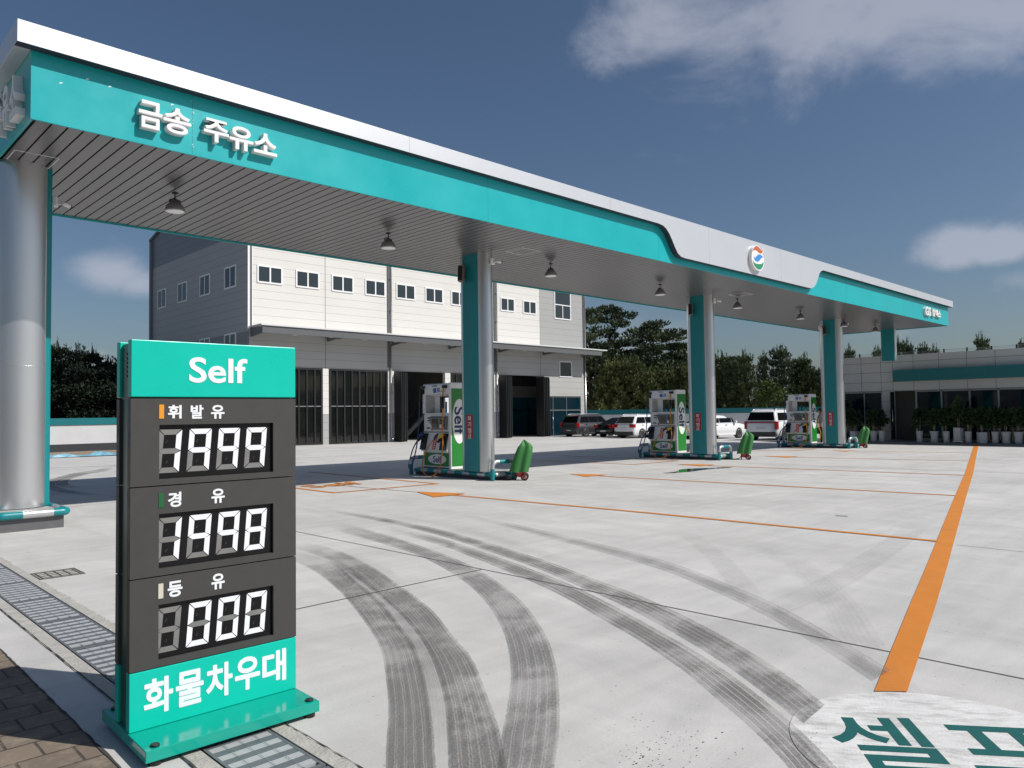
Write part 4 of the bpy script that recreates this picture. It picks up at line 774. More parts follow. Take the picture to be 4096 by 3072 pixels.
wh = thing('warehouse', 'tall white and grey panel-clad service building with folding glass doors behind the canopy', 'building', (32, 46, 0))
YW = 38.75; XL, XR = 18.19, 46.0
g = MB(); g.box(18.25, 40.9, YW, YW + .2, 6.45, 13.5); wb(g, 'wall', [PW], wh)
g = MB(); g.box(40.905, XR, YW, YW + .2, 6.45, 13.5); wb(g, 'wall', [PG], wh)
g = MB(); g.box(18.25, XR, YW, YW + .2, 4.30, 6.447); g.box(41.35, XR, YW, YW + .2, 2.82, 4.297); g.box(45.46, XR, YW, YW + .2, -.3, 2.817); wb(g, 'wall', [PL], wh)
PIER = [(18.25, 18.62), (22.68, 23.06), (27.2, 27.66), (31.75, 32.2), (36.15, 36.62)]
for a, b in PIER: g = MB(); g.m(0).box(a, b, YW, YW + .25, 1.668, 4.297).m(1).box(a, b, YW, YW + .25, -.3, 1.668); wb(g, 'pier', [PW, PG], wh)
g = MB(); g.m(1).box(41.30, 41.43, YW - .01, YW + .25, -.3, 4.297); wb(g, 'pier', [PW, PG], wh)
g = MB()
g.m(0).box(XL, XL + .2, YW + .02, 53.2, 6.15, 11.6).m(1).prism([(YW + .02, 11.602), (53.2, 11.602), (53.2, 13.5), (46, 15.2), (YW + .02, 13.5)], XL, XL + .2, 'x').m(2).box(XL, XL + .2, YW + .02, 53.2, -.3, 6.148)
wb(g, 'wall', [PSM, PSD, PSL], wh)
g = MB(); g.box(XR - .2, XR, YW + .21, 53.2, -.3, 13.5); g.box(XL + .21, XR - .21, 53.0, 53.2, -.3, 13.5); wb(g, 'wall', [PG], wh)
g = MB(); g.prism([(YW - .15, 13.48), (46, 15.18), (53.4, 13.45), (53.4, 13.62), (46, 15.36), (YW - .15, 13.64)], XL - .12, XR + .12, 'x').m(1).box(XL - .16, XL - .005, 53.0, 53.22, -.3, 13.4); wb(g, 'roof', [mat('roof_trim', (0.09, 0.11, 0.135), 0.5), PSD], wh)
# corner trims, seams and rainwater pipes
TRW = mat('white_trim', (0.78, 0.78, 0.78), 0.4); TRD = mat('dark_trim', (0.10, 0.105, 0.11), 0.45); PIPE = mat('pipe_steel', (0.5, 0.5, 0.5), 0.25, 0.9)
for x0, x1, z0, dy, k, nm in ((XL - .03, XL + .09, 6.3, .03, 0, 'corner_trim'), (XL + .095, XL + .2, 6.45, .04, 1, 'pipe_channel'), (XL + .205, XL + .238, 6.45, .03, 0, 'edge_trim'), (22.84, 22.865, 4.3, .006, 1, 'seam_strip'), (40.89, 40.915, 4.3, .006, 1, 'seam_strip')): g = MB(); g.m(k).box(x0, x1, YW - dy, YW - .001, z0, 13.4); wb(g, nm, [TRW, TRD], wh)
for x in (27.18, 36.17, 45.82): g = MB(); g.m(1).box(x, x + .19, YW - .05, YW - .002, 4.5, 13.4); wb(g, 'pipe_channel', [TRW, TRD], wh)
g = MB(); g.m(0).box(45.98, 46.03, YW - .06, YW - .002, 6.3, 13.4); wb(g, 'edge_trim', [TRW, TRD], wh)
for x in (27.43, 36.42, 46.02):
    g = MB(); g.tube([(x, YW - .08, 13.4), (x, YW - .08, 6.5)], .045, 10); g.tube([(x - .06, YW - .08, 5.95), (x - .06, YW - .08, .25), (x - .05, YW - .14, .12), (x - .04, YW - .25, .06)], .05, 10)
    for z in (1.4, 2.9, 4.4, 8, 10): g.box(x - .12, x + .05, YW - .14, YW - .01, z, z + .03)
    wb(g, 'downpipe', [PIPE], wh)
# windows: frame > pane
def window(x0, x1, z0, z1, split=True, cross=None, side=False):
    def T(g): 
        if side: g.v = [(XL - (y - YW) * -1, x, z) for x, y, z in g.v]; g.f = [f[::-1] for f in g.f]
        return g
    f = .085; g = MB(); y0, y1 = YW - .045, YW - .003
    g.box(x0, x1, y0, y1, z0, z0 + f).box(x0, x1, y0, y1, z1 - f, z1).box(x0, x0 + f, y0, y1, z0 + f, z1 - f).box(x1 - f, x1, y0, y1, z0 + f, z1 - f)
    xm = (x0 + x1) / 2
    if cross:
        g.box(x0 + f, x1 - f, y0, y1, cross - .035, cross + .035); g.box(xm - .03, xm + .03, y0 + .005, y1, z0 + f, cross - .035)
    elif split: g.box(xm - .03, xm + .03, y0 + .004, y1, z0 + f, z1 - f); g.box(xm + .03, xm + .06, y0 + .012, y1, z0 + f, z1 - f)
    w = wb(T(g), 'window', [FRAMEW], wh)
    g = MB(); g.box(x0 + f, x1 - f, YW - .018, YW - .004, z0 + f, z1 - f); T(g); g.xf(wh.matrix_basis.inverted()); g.build('pane', [GLASSW], w)
for k in range(10):
    if k != 7: window(18.69 + 2.29 * k - (0.02 * k if k > 5 else 0), 20.17 + 2.29 * k - (.03 * k if k > 5 else 0), 8.84, 9.82)
window(42.5, 44.4, 8.71, 10.95, cross=9.82); window(42.97, 44.41, 4.27, 5.51, split=False)
for y in (40.19, 43.65, 47.06, 50.51): window(y, y + 1.48, 8.74, 9.98, side=True); window(y, y + 1.48, 5.0, 6.22, side=True)
# awning over the doors
AW = mat('awning_grey', (0.11, 0.115, 0.12), 0.45, 0, .05, 4); AWL = mat('awning_top', (0.62, 0.62, 0.62), 0.5)
g = MB(); g.box(18.22, 47.0, 37.25, YW - .004, 6.36, 6.44).m(1).box(18.3, 46.4, 37.32, 37.44, 5.97, 6.358)
for k in range(6): x = 23.0 + 4.55 * k; g.m(1).prism([(37.45, 5.98), (37.45, 6.30), (YW - .01, 6.34), (YW - .01, 5.86)], x - .05, x + .05, 'x'); g.box(x - .2, x + .2, 37.5, 37.9, 5.95, 5.975)
g.m(1).prism([(37.45, 5.98), (37.45, 6.30), (YW - .01, 6.34), (YW - .01, 5.86)], 18.32, 18.42, 'x'); wb(g, 'awning', [AWL, AW], wh)
for k in range(12):
    g = MB(); x = 20.6 + 2.25 * k; g.lathe([(.02, 6.10), (.15, 6.08), (.15, 6.04), (.13, 6.03)], x, 38.1, 18); g.tube([(x, 38.1, 6.36), (x, 38.1, 6.08)], .015, 6); wb(g, 'awning_lamp', [WHITE], wh)
# interior
INT = mat('interior_grey', (0.34, 0.34, 0.33), 0.8, 0, .1, 1); INTD = mat('interior_dark', (0.06, 0.06, 0.06), 0.8)
g = MB(); g.m(0).box(18.4, 45.8, 50, 50.1, -.3, 5.6).box(36.2, 36.3, 39.05, 50, -.3, 5.6).m(1).box(18.4, 45.8, 39.0, 50, 5.6, 5.7).box(18.4, 18.5, 39.05, 50, -.3, 5.6).m(0).box(36.31, 45.79, 43.6, 43.7, 2.84, 3.75).m(1).box(36.31, 45.79, 43.605, 43.7, 3.752, 5.6); wb(g, 'interior_wall', [INT, INTD], wh)
for x in (20.2, 23.3, 26.0): 
    g = MB(); g.box(x, x + 1.4, 49.9, 49.99, .85, 1.85).m(1).box(x + .1, x + .66, 49.88, 49.91, .95, 1.75).box(x + .74, x + 1.3, 49.88, 49.91, .95, 1.75); wb(g, 'interior_window', [FRAMEW, GLASSD], wh)
BGL = mat('blue_tinted_glass', (0.003, 0.018, 0.028), 0.08, spec=0.12)
g = MB(); g.box(36.31, 45.79, 43.6, 43.64, -.3, 2.835).m(1)
for x in (36.35, 39.0, 41.2, 42.6, 44.4): g.box(x, x + .06, 43.55, 43.598, -.3, 2.7)
g.box(36.31, 45.79, 43.55, 43.598, 1.75, 1.83); wb(g, 'glass_partition', [mat('partition_blue_glass', (0.02, 0.11, 0.16), 0.15), DARK], wh)  # indoor partition in a plain blue glass colour
g = MB(); g.prism([(31.4, .0), (31.8, .0), (35.9, 3.4), (35.5, 3.4)], 43.0, 43.25, 'y').m(1)
for k in range(9): g.tube([(31.7 + k * .45, 43.1, .2 + k * .38), (31.7 + k * .45, 43.1, 1.1 + k * .38)], .02, 6)
g.tube([(31.6, 43.1, 1.02), (35.6, 43.1, 4.4)], .03, 6); wb(g, 'staircase', [mat('stair_pale', (0.5, 0.5, 0.48), 0.6), DARK], wh)
def door_glass():
    mt = bpy.data.materials.new('door_glass'); mt.use_nodes = True; nt = mt.node_tree; N = nt.nodes; L = nt.links; b = N['Principled BSDF']; b.inputs['Base Color'].default_value = (0.012, 0.014, 0.013, 1); b.inputs['Roughness'].default_value = 0.04; b.inputs['Specular IOR Level'].default_value = .6
    t = N.new('ShaderNodeBsdfTransparent'); t.inputs[0].default_value = (0.75, 0.78, 0.75, 1); m_ = N.new('ShaderNodeMixShader'); m_.inputs[0].default_value = 0.55; L.new(t.outputs[0], m_.inputs[1]); L.new(b.outputs[0], m_.inputs[2]); L.new(m_.outputs[0], N['Material Output'].inputs[0]); return mt
DG = door_glass()
for x0, x1 in ((18.64, 22.66), (23.08, 27.18), (32.22, 36.13)):
    g = MB(); n = 8; p = (x1 - x0) / n; z0, z1 = gz(x0) + .02, 4.28; g.box(x0, x1, YW - .03, YW + .09, z1 - .09, z1).box(x0, x1, YW - .03, YW + .09, z0, z0 + .07)
    for i in range(n + 1):
        w = .13 if i in (0, 4, n) else .085; xa = min(max(x0 + i * p - w / 2, x0), x1 - w); g.box(xa, xa + w, YW - .035, YW + .085, z0 + .07, z1 - .09)
    g.m(1).box(x0 + .1, x1 - .1, YW - .02, YW + .06, 2.09, 2.14); d = wb(g, 'folding_door', [BLACK, GREYM], wh)
    g = MB(); g.box(x0 + .1, x1 - .1, YW + .02, YW + .03, z0 + .07, z1 - .09); g.xf(wh.matrix_basis.inverted()); g.build('pane', [DG], d)
for x0, x1, s in ((27.68, 28.25, 1), (36.64, 37.35, 1), (40.45, 41.28, -1)):
    g = MB(); z0 = gz(x0) + .02; n = 4
    for i in range(n):
        xa = x0 + (x1 - x0) * i / n; g.m(0).box(xa, xa + .05, YW - .75 + .03 * i, YW + .05, z0, 4.2); g.m(1).box(xa + .052, xa + .058, YW - .7, YW, z0 + .1, 4.1)
    g.m(0).box(x0, x1, YW - .02, YW + .1, 4.2, 4.28); wb(g, 'folded_door_stack', [BLACK, mat('edge_glass', (0.12, 0.16, 0.15), 0.1)], wh)
# small shop front at the right end
g = MB(); x0, x1, z0, z1 = 41.46, 45.44, -.22, 2.79; g.box(x0, x1, YW + .02, YW + .09, z1 - .06, z1).box(x0, x1, YW + .02, YW + .09, z0, z0 + .06)
for x in (x0, 42.22, 43.75, x1 - .06): g.box(x, x + .06, YW + .02, YW + .09, z0 + .06, z1 - .06)
g.box(x0 + .06, x1 - .06, YW + .015, YW + .085, 1.70, 1.79); sf = wb(g, 'shop_front', [mat('aluminium', (0.20, 0.215, 0.22), 0.4, .6)], wh)
g = MB(); g.box(x0 + .06, x1 - .06, YW + .045, YW + .055, z0 + .06, z1 - .06); g.xf(wh.matrix_basis.inverted()); g.build('pane', [BGL], sf)
g = MB(); g.tube([(42.16, YW - .02, .35), (42.16, YW - .02, 1.35)], .016, 8); g.xf(wh.matrix_basis.inverted()); g.build('handle', [CHROME], sf)
# ================================================================== STATION OFFICE
OP = mat('office_panel', (0.47, 0.47, 0.46), 0.4, 0, .04, 1.2); OJ = mat('office_joint', (0.10, 0.10, 0.10), 0.7); XO = 40.8
of = thing('station_office', 'low grey panelled station office with teal fascia band, in shade at the far right', 'building', (46, 5, -.1))
g = MB(); g.box(XO, XO + .2, -9, 16.6, 2.44, 4.26).box(XO, XO + .2, 13.96, 14.52, -.1, 2.438).box(XO, XO + .2, 16.46, 16.6, -.1, 2.438).box(XO + .21, 52, 16.4, 16.6, -.3, 4.26).box(51.8, 52, -9, 16.39, -.3, 4.26).box(XO + .21, 51.79, -9, -8.8, -.3, 4.26); wb(g, 'wall', [OP], of)
g = MB(); ys = [16.5, 15.53, 14.55, 13.98, 13.0, 11.84, 10.62, 9.44, 8.26, 7.08, 5.9, 4.7, 3.5]
for y in ys: g.box(XO - .003, XO + .01, y - .009, y + .009, 2.45, 4.25)
for z, ya in ((3.91, -9), (3.41, 13.85), (2.91, 13.85), (2.455, -9)): g.box(XO - .0025, XO + .01, ya, 16.58, z - .009, z + .009)
for z in (.4, .9, 1.4, 1.9): g.box(XO - .0025, XO + .01, 13.97, 14.51, z - .007, z + .007)
wb(g, 'panel_joint', [OJ], of)
g = MB(); g.box(40.4, XO - .004, -9, 13.83, 2.91, 3.48).m(1)
for y in (12.6, 11.2, 9.8, 8.4, 7.0, 5.6): g.box(40.3985, 40.401, y - .004, y + .004, 2.92, 3.47)
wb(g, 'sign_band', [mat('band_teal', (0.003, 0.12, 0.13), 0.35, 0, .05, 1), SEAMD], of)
g = MB(); g.box(XO + .22, 51.8, -8.8, 16.4, 3.85, 3.94); wb(g, 'roof', [GREYM], of)
g = MB(); g.box(XO + .05, 51.8, -8.8, 16.4, -.3, -.06); wb(g, 'floor', [INT], of)
AL = mat('window_aluminium', (0.24, 0.245, 0.25), 0.4, .5)
g = MB(); 
for y in (16.40, 15.40, 14.525): g.box(XO + .03, XO + .11, y, y + .055, -.06, 2.43)
g.box(XO + .03, XO + .11, 14.58, 16.4, 2.37, 2.43); 
for y in (12.88, 11.74, 10.52, 9.33, 8.13, 6.93, 5.73, 4.5, 3.2): g.box(XO + .03, XO + .11, y, y + .075, -.06, 2.43)
g.box(XO + .03, XO + .11, -9, 12.88, 2.37, 2.43).box(XO + .03, XO + .11, -9, 12.88, -.06, .02); wf = wb(g, 'window_wall', [AL], of)
g = MB(); g.box(XO + .06, XO + .07, -8.9, 12.88, .02, 2.37).box(XO + .06, XO + .07, 14.58, 16.4, -.06, 2.37); g.xf(of.matrix_basis.inverted()); g.build('pane', [mat('office_glass', (0.004, 0.009, 0.016), 0.03, spec=0.35)], wf)
g = MB(); g.box(XO + 1.4, XO + 1.5, 12.5, 14.5, -.06, 2.6).m(1).box(XO + .2, XO + 1.4, 12.5, 12.6, -.06, 2.6).box(XO + .2, XO + 1.4, 14.4, 14.5, -.06, 2.6); wb(g, 'entrance_lobby', [mat('lobby_wall', (0.16, 0.16, 0.15), 0.8), INTD], of)
g = MB(); g.box(XO - .5, XO - .02, 13.93, 13.965, -.02, 2.40); dr = wb(g, 'glass_door', [GLASSD], of); g = MB(); g.tube([(XO - .42, 13.90, .55), (XO - .42, 13.90, 1.6)], .018, 8); g.xf(of.matrix_basis.inverted()); g.build('handle', [CHROME], dr)
for y in (15.63, 14.2, 12.63, 11.62, 10.62, 9.6, 8.6, 7.6):
    g = MB(); g.box(XO + .1, XO + .16, y - .03, y + .03, 4.26, 4.44); wb(g, 'roof_post', [DARK], of)
g = MB(); g.tube([(XO + .13, 16.3, 4.38), (XO + .13, 2, 4.42)], .008, 5); g.tube([(XO + .13, 16.3, 4.31), (XO + .13, 2, 4.35)], .006, 5); wb(g, 'roof_wire', [GREYM], of)
g = MB(); g.box(39.32, XO + .04, -9, 16.6, -.35, -.075); structure(g.build('office_step', mat('step_stone', (0.16, 0.16, 0.16), 0.7, 0, .1, 4), bev=.01))
# ------------------------------------------------------------------ boundary wall
BWW = mat('wall_white', (0.55, 0.56, 0.57), 0.7, 0, .06, 1.5); BWT = mat('wall_teal_cap', (0.004, 0.15, 0.17), 0.4, 0, .06, 2); BWB = mat('wall_dark_base', (0.03, 0.033, 0.038), 0.7)
def bwall(label, path, z0, zb, zw, zt):
    r = thing('boundary_wall', label, 'wall', (*path[0], z0)); 
    for nm, za, zb_, th, m_ in (('base', z0 - .5, zb, .10, BWB), ('panel', zb, zw, .085, BWW), ('cap', zw, zt, .13, BWT)):
        g = MB()
        for (xa, ya), (xb, yb) in zip(path[:-1], path[1:]):
            d = Vector((xb - xa, yb - ya)).normalized(); nx, ny = -d.y * th, d.x * th
            g.prism([(xa - nx, ya - ny), (xb - nx, yb - ny), (xb + nx, yb + ny), (xa + nx, ya + ny)], za, zb_, 'z')
        wb(g, nm, [m_], r)
bwall('long white wall with teal cap and dark base, left behind the price sign', [(-38, 41.2), (18.0, 41.2)], 0, .37, 1.29, 1.62)
bwall('white wall with teal cap behind the parked cars', [(47.6, 41.5), (56.6, 24.1), (61.5, 14.2)], -.3, .18, 1.34, 1.74)
g = MB(); g.tube([(51.0, 33.5, -.3), (51.0, 33.5, 1.5)], .06, 8); g.tube([(51.0, 33.5, 1.5), (50.7, 33.4, 1.62)], .05, 8); tag(g.build('standpipe', [DARK]), 'thin dark post standing against the white wall behind the cars', 'post')
# ================================================================== TREES
BARK = mat('pine_bark', (0.11, 0.075, 0.055), 0.9, 0, .3, 5)
def leaf_mat(name, c0, c1, tr=0.0):
    mt = bpy.data.materials.new(name); mt.use_nodes = True; nt = mt.node_tree; N = nt.nodes; L = nt.links; b = N['Principled BSDF']; b.inputs['Roughness'].default_value = .65; b.inputs['Specular IOR Level'].default_value = .25
    tc = N.new('ShaderNodeTexCoord'); n = N.new('ShaderNodeTexNoise'); n.inputs['Scale'].default_value = 1.1; n.inputs['Detail'].default_value = 7; L.new(tc.outputs['Object'], n.inputs['Vector']); oi = N.new('ShaderNodeObjectInfo')
    a = N.new('ShaderNodeMath'); a.operation = 'MULTIPLY_ADD'; L.new(oi.outputs['Random'], a.inputs[0]); a.inputs[1].default_value = .35; L.new(n.outputs['Fac'], a.inputs[2])
    r = N.new('ShaderNodeValToRGB'); r.color_ramp.elements[0].position = .40; r.color_ramp.elements[0].color = (*c0, 1); r.color_ramp.elements[1].position = .92; r.color_ramp.elements[1].color = (*c1, 1); L.new(a.outputs[0], r.inputs[0]); L.new(r.outputs[0], b.inputs['Base Color']); return mt
NEED_D = leaf_mat('needles_dark', (0.032, 0.056, 0.030), (0.115, 0.145, 0.070)); NEED_Y = leaf_mat('needles_olive', (0.045, 0.068, 0.026), (0.15, 0.165, 0.06)); LEAF_G = leaf_mat('leaves_green', (0.05, 0.085, 0.025), (0.125, 0.165, 0.05)); NEED_B = leaf_mat('needles_black_green', (0.007, 0.015, 0.010), (0.018, 0.030, 0.015)); POTL = leaf_mat('houseplant_leaves', (0.010, 0.028, 0.012), (0.035, 0.07, 0.022))
def tufts(rs, centres, per, ln, wd, upb=0.6):
    """needle tufts: centres = (x, y, z, rx, ry, rz, outward centre)"""
    vs = []; fs = []
    for (cx, cy, cz, rx, ry, rz, oc) in centres:
        k = max(3, int(per * rx * ry * rz ** .5))
        for _ in range(k):
            while True:
                a, b, c = rs.uniform(-1, 1), rs.uniform(-1, 1), rs.uniform(-1, 1); d = a * a + b * b + c * c
                if .15 < d <= 1: break
            p = Vector((cx + a * rx, cy + b * ry, cz + c * rz)); o = Vector((a * rx, b * ry, c * rz)) + (p - Vector(oc)) * .35
            if o.length < 1e-4: continue
            base = (o.normalized() * .8 + Vector((0, 0, upb)) + Vector((rs.uniform(-1, 1), rs.uniform(-1, 1), rs.uniform(-.6, .6))) * .5).normalized()
            for q in range(4):
                dr = (base + Vector((rs.uniform(-1, 1), rs.uniform(-1, 1), rs.uniform(-1, 1))) * .55).normalized(); sd = dr.cross(Vector((rs.uniform(-1, 1), rs.uniform(-1, 1), rs.uniform(-1, 1))))
                if sd.length < .05: continue
                sd = sd.normalized() * wd * rs.uniform(.6, 1.2); l = ln * rs.uniform(.6, 1.25); i = len(vs)
                vs += [p - sd * .5, p + sd * .5, p + dr * l + sd * .35, p + dr * l - sd * .35]; fs.append((i, i + 1, i + 2, i + 3))
    return vs, fs
def tree_thing(name, H, style, seed, leafm, R=None):
    rs = random.Random(seed); t = thing(name, 'x', 'tree'); w = MB(); cen = []; top = Vector((rs.uniform(-.4, .4), rs.uniform(-.4, .4), H * .97))
    def trunk_at(f): return Vector((top.x * f * f + .12 * math.sin(f * 5 + seed), top.y * f * f + .12 * math.cos(f * 4 + seed), H * .97 * f))
    w.tube([trunk_at(i / 10) for i in range(11)], [.022 * H * (1 - .82 * i / 10) for i in range(11)], 8)
    def limb(f, ang, length, rise, r=.05):
        a = trunk_at(f); b = a + Vector((math.cos(ang) * length * .5, math.sin(ang) * length * .5, rise * .3)); c = a + Vector((math.cos(ang) * length, math.sin(ang) * length, rise)); w.tube([a, b, c], [r, r * .7, r * .35], 5); return c
    if style == 'tall':
        for i in range(19):
            f = .42 + .56 * (i / 18) ** .9; a = i * 2.4 + rs.uniform(-.4, .4); ln = (R or 2.0) * (1.05 - .65 * max(0, (f - .62) / .38)) * rs.uniform(.65, 1.15) * (.8 if f < .55 else 1)
            c = limb(f, a, ln, rs.uniform(.05, .35), .055); s = rs.uniform(.75, 1.15) * (R or 2) / 2
            cen.append((c.x, c.y, c.z + .08, s * .95, s * .95, .30, (c.x, c.y, c.z - .6)))
            m_ = trunk_at(f).lerp(c, .55); cen.append((m_.x, m_.y, m_.z + .12, s * .6, s * .6, .22, (m_.x, m_.y, m_.z - .5)))
        cen.append((top.x, top.y, H * .97, .7, .7, .35, (top.x, top.y, H * .9)))
        vs, fs = tufts(rs, cen, 175, .24, .08, .8)
    elif style == 'broad':
        for i in range(34):
            f = rs.uniform(.12, .97); a = rs.uniform(0, 2 * PI); prof = math.sin(PI * min(1, (f * .86 + .12))) ** .6; ln = (R or 2.1) * prof * rs.uniform(.45, 1.1)
            c = limb(f * .92, a, ln, rs.uniform(.1, .7), .045); s = rs.uniform(.5, .95)
            cen.append((c.x, c.y, c.z, s, s, s * .62, tuple(trunk_at(f * .9))))
        vs, fs = tufts(rs, cen, 170, .24, .09, .5)
    elif style == 'young':
        n = 8
        for i in range(n):
            f = .10 + .82 * i / (n - 1); ln = (R or 1.7) * (1 - .80 * f) + .18
            for k in range(6):
                a = i * .7 + k * PI / 3 + rs.uniform(-.3, .3); l = ln * rs.uniform(.75, 1.15); c = limb(f, a, l, l * .45, .028)
                for q in (.45, .8, 1.05):
                    p = trunk_at(f).lerp(c, q); cen.append((p.x, p.y, p.z + .05, .34, .34, .28, tuple(trunk_at(f))))
                if rs.random() < .6: cen.append((c.x, c.y, c.z + .32, .05, .05, .30, (c.x, c.y, c.z - 1)))
        vs, fs = tufts(rs, cen, 230, .22, .06, .9)
        for k in range(26):                      # upright new shoots at the tips
            f = rs.uniform(.55, 1); a = rs.uniform(0, 6.28); l = (R or 1.7) * (1 - .82 * f) + .1; p = trunk_at(f) + Vector((math.cos(a) * l * .9, math.sin(a) * l * .9, l * .45)); h = rs.uniform(.35, .75)
            if k < 4: p = trunk_at(.97) + Vector((rs.uniform(-.12, .12), rs.uniform(-.12, .12), 0)); h = rs.uniform(.6, 1.0)
            for sd in (Vector((.024, 0, 0)), Vector((0, .024, 0))):
                i = len(vs); vs += [p - sd, p + sd, p + sd * .5 + Vector((0, 0, h)), p - sd * .5 + Vector((0, 0, h))]; fs.append((i, i + 1, i + 2, i + 3))
            for j in range(10):
                q = p + Vector((0, 0, h * rs.uniform(.0, .8))); d = Vector((rs.uniform(-1, 1), rs.uniform(-1, 1), 1.1)).normalized() * .15; sd = d.cross(Vector((rs.uniform(-1, 1), rs.uniform(-1, 1), 0))).normalized() * .022; i = len(vs); vs += [q - sd, q + sd, q + d + sd * .5, q + d - sd * .5]; fs.append((i, i + 1, i + 2, i + 3))
    else:
        for i in range(26):
            f = rs.uniform(.18, .95); a = rs.uniform(0, 6.28); prof = math.sin(PI * min(1, f * .8 + .18)) ** .6; c = limb(f * .85, a, (R or 1.6) * prof * rs.uniform(.4, 1.05), .4, .03); s = rs.uniform(.4, .7); cen.append((c.x, c.y, c.z, s, s, s * .8, tuple(trunk_at(f * .8))))
        vs, fs = tufts(rs, cen, 330, .15, .12, .1)
    w.build('trunk', [BARK], t); c = MB(); c.v = [tuple(v) for v in vs]; c.f = fs; c.mi = [0] * len(fs); c.sm = [False] * len(fs); c.build('crown', [leafm], t); return t
PT = {}
def plant_tree(kind, name, x, y, ztop, label, group, seed=0, wide=1.0):
    base = -.55; H = ztop - base; key = (kind, seed)
    cfg = {'tall': (10.5, 'tall', NEED_D, 2.1), 'tallr': (9.5, 'tall', NEED_D, 2.6), 'broad': (7, 'broad', NEED_D, 2.3), 'olive': (5.5, 'young', NEED_Y, 1.65), 'young': (6, 'young', NEED_D, 1.45), 'youngo': (6, 'young', NEED_Y, 1.45), 'decid': (4.6, 'decid', LEAF_G, 1.7), 'black': (6, 'young', NEED_B, 1.2), 'blackb': (5.5, 'broad', NEED_B, 2.1)}[kind]
    if key not in PT: o = PT[key] = tree_thing(name, cfg[0], cfg[1], seed * 7 + len(PT) + 1, cfg[2], cfg[3])
    else: o = dup(PT[key])
    o.name = name; s = H / cfg[0]; o.location = (x, y, base); o.scale = (s * wide, s * wide, s); o.rotation_euler = (0, 0, (x * 7.3 + y * 3.1) % 6.28); tag(o, label, 'tree', group); return o
def far(p, k=1.1): return p[0] * k, p[1] * k, 1.6 + (p[2] - 1.6) * k
G1 = 'pines beyond the white wall'
for (p, lb, s, wd) in (((50.8, 42.2, 10.5), 'tall layered pine half hidden by the right edge of the grey building', 0, 1.0), ((53.9, 41.9, 11.0), 'tallest pine with flat tiered branches right of the grey building', 1, 1.0)): plant_tree('tall', 'pine_tree', *far(p), lb, G1, s, wd)
plant_tree('tallr', 'pine_tree', *far((56.5, 39.6, 9.4)), 'large round-topped pine with spreading crown above the middle pump', G1, 0, 1.2); plant_tree('tallr', 'pine_tree', *far((58.6, 37.8, 7.6)), 'dark leaning pine just left of the middle column', G1, 1, .9)
MID = ['dark bushy pine close to the corner of the grey building', 'dark bushy pine below the tallest tiered pine', 'bushy pine between the tallest pine and the round-topped pine', 'dark bushy pine below the round-topped pine', 'dark bushy pine right of the round-topped pine', 'bushy pine filling in behind the middle pump', 'bushy pine just behind the middle column, low', 'bushy pine mostly hidden by the middle column']
for i, p in enumerate([(49.8, 41.0, 7.4), (52.2, 41.0, 8.0), (52.6, 39.3, 6.9), (53.4, 38.5, 6.2), (55.3, 38.0, 6.9), (56.2, 37.1, 6.2), (57.2, 36.2, 5.6), (58.0, 35.4, 5.6)]): plant_tree('broad', 'pine_tree', *far(p, 1.13), MID[i], G1, i % 3, 1.0)
OLV = ['olive young pine nearest the corner of the grey building', 'olive young pine behind the parked dark cars', 'olive young pine behind the white sport utility car', 'low olive pine left of the middle pump', 'olive pine directly above the middle pump', 'olive pine between the middle pump and its column']
for i, p in enumerate([(48.9, 39.3, 4.6), (49.4, 38.4, 5.6), (50.4, 37.4, 5.6), (51.4, 36.4, 4.7), (52.3, 35.5, 4.9), (53.6, 34.2, 5.3)]): plant_tree('olive', 'pine_tree', *far(p, 1.12), OLV[i], G1, i % 2, 1.1)
RT = ['young pine directly right of the middle column', 'young pine with upright shoots second from the middle column', 'spiky young pine above the white car', 'slim young pine with candle shoots in a gap of sky', 'highest young pine with a long leading shoot, left of the farthest pump', 'dark young pine above the farthest pump', 'bushy young pine right of the highest shoot', 'young pine just left of the column by the office', 'dark young pine half behind the column by the office']
for i, p in enumerate([(56.4, 32.8, 6.0), (56.3, 31.5, 5.6), (56.9, 30.9, 6.0), (58.0, 29.9, 5.9), (59.0, 28.8, 6.4), (61.0, 28.3, 5.2), (60.4, 27.5, 5.7), (61.2, 26.8, 4.8), (61.9, 26.0, 4.8)]): plant_tree('youngo' if i in (0, 2, 6) else 'young', 'pine_tree', *far(p, 1.10), RT[i], G1, i % 3 if i not in (0, 2, 6) else 0, (1.1, .9, .75, .5, .85, .9, .8, .9, .8)[i])
for i, p in enumerate([(57.2, 31.9, 3.9), (59.5, 28.0, 3.8), (60.6, 26.4, 3.4), (62.5, 25.4, 3.7)]): plant_tree('broad', 'pine_tree', *far(p, 1.16), ['low dark pine filling behind the white car', 'low dark pine filling left of the farthest pump', 'low dark pine right above the farthest pump', 'low dark pine behind the column by the office'][i], G1, i % 3, 1.0)
plant_tree('decid', 'broadleaf_tree', *far((56.7, 28.4, 4.1), 1.06), 'bright green broadleaf tree in front of the dark pines', 'broadleaf trees among the pines', 0, 1.0); plant_tree('decid', 'broadleaf_tree', *far((52.6, 36.6, 5.4), 1.12), 'green broadleaf crown below the round-topped pine', 'broadleaf trees among the pines', 1, .8)
LF = ['black-green pine half behind the thick column', 'tallest spiky pine left of the price sign', 'middle spiky pine left of the price sign', 'spiky pine with twin shoots close to the price sign', 'bushy dark pine at the left edge of the price sign', 'dark pine hidden behind the price sign', 'low dark pine above the left white wall', 'low dark pine left of the price sign edge']
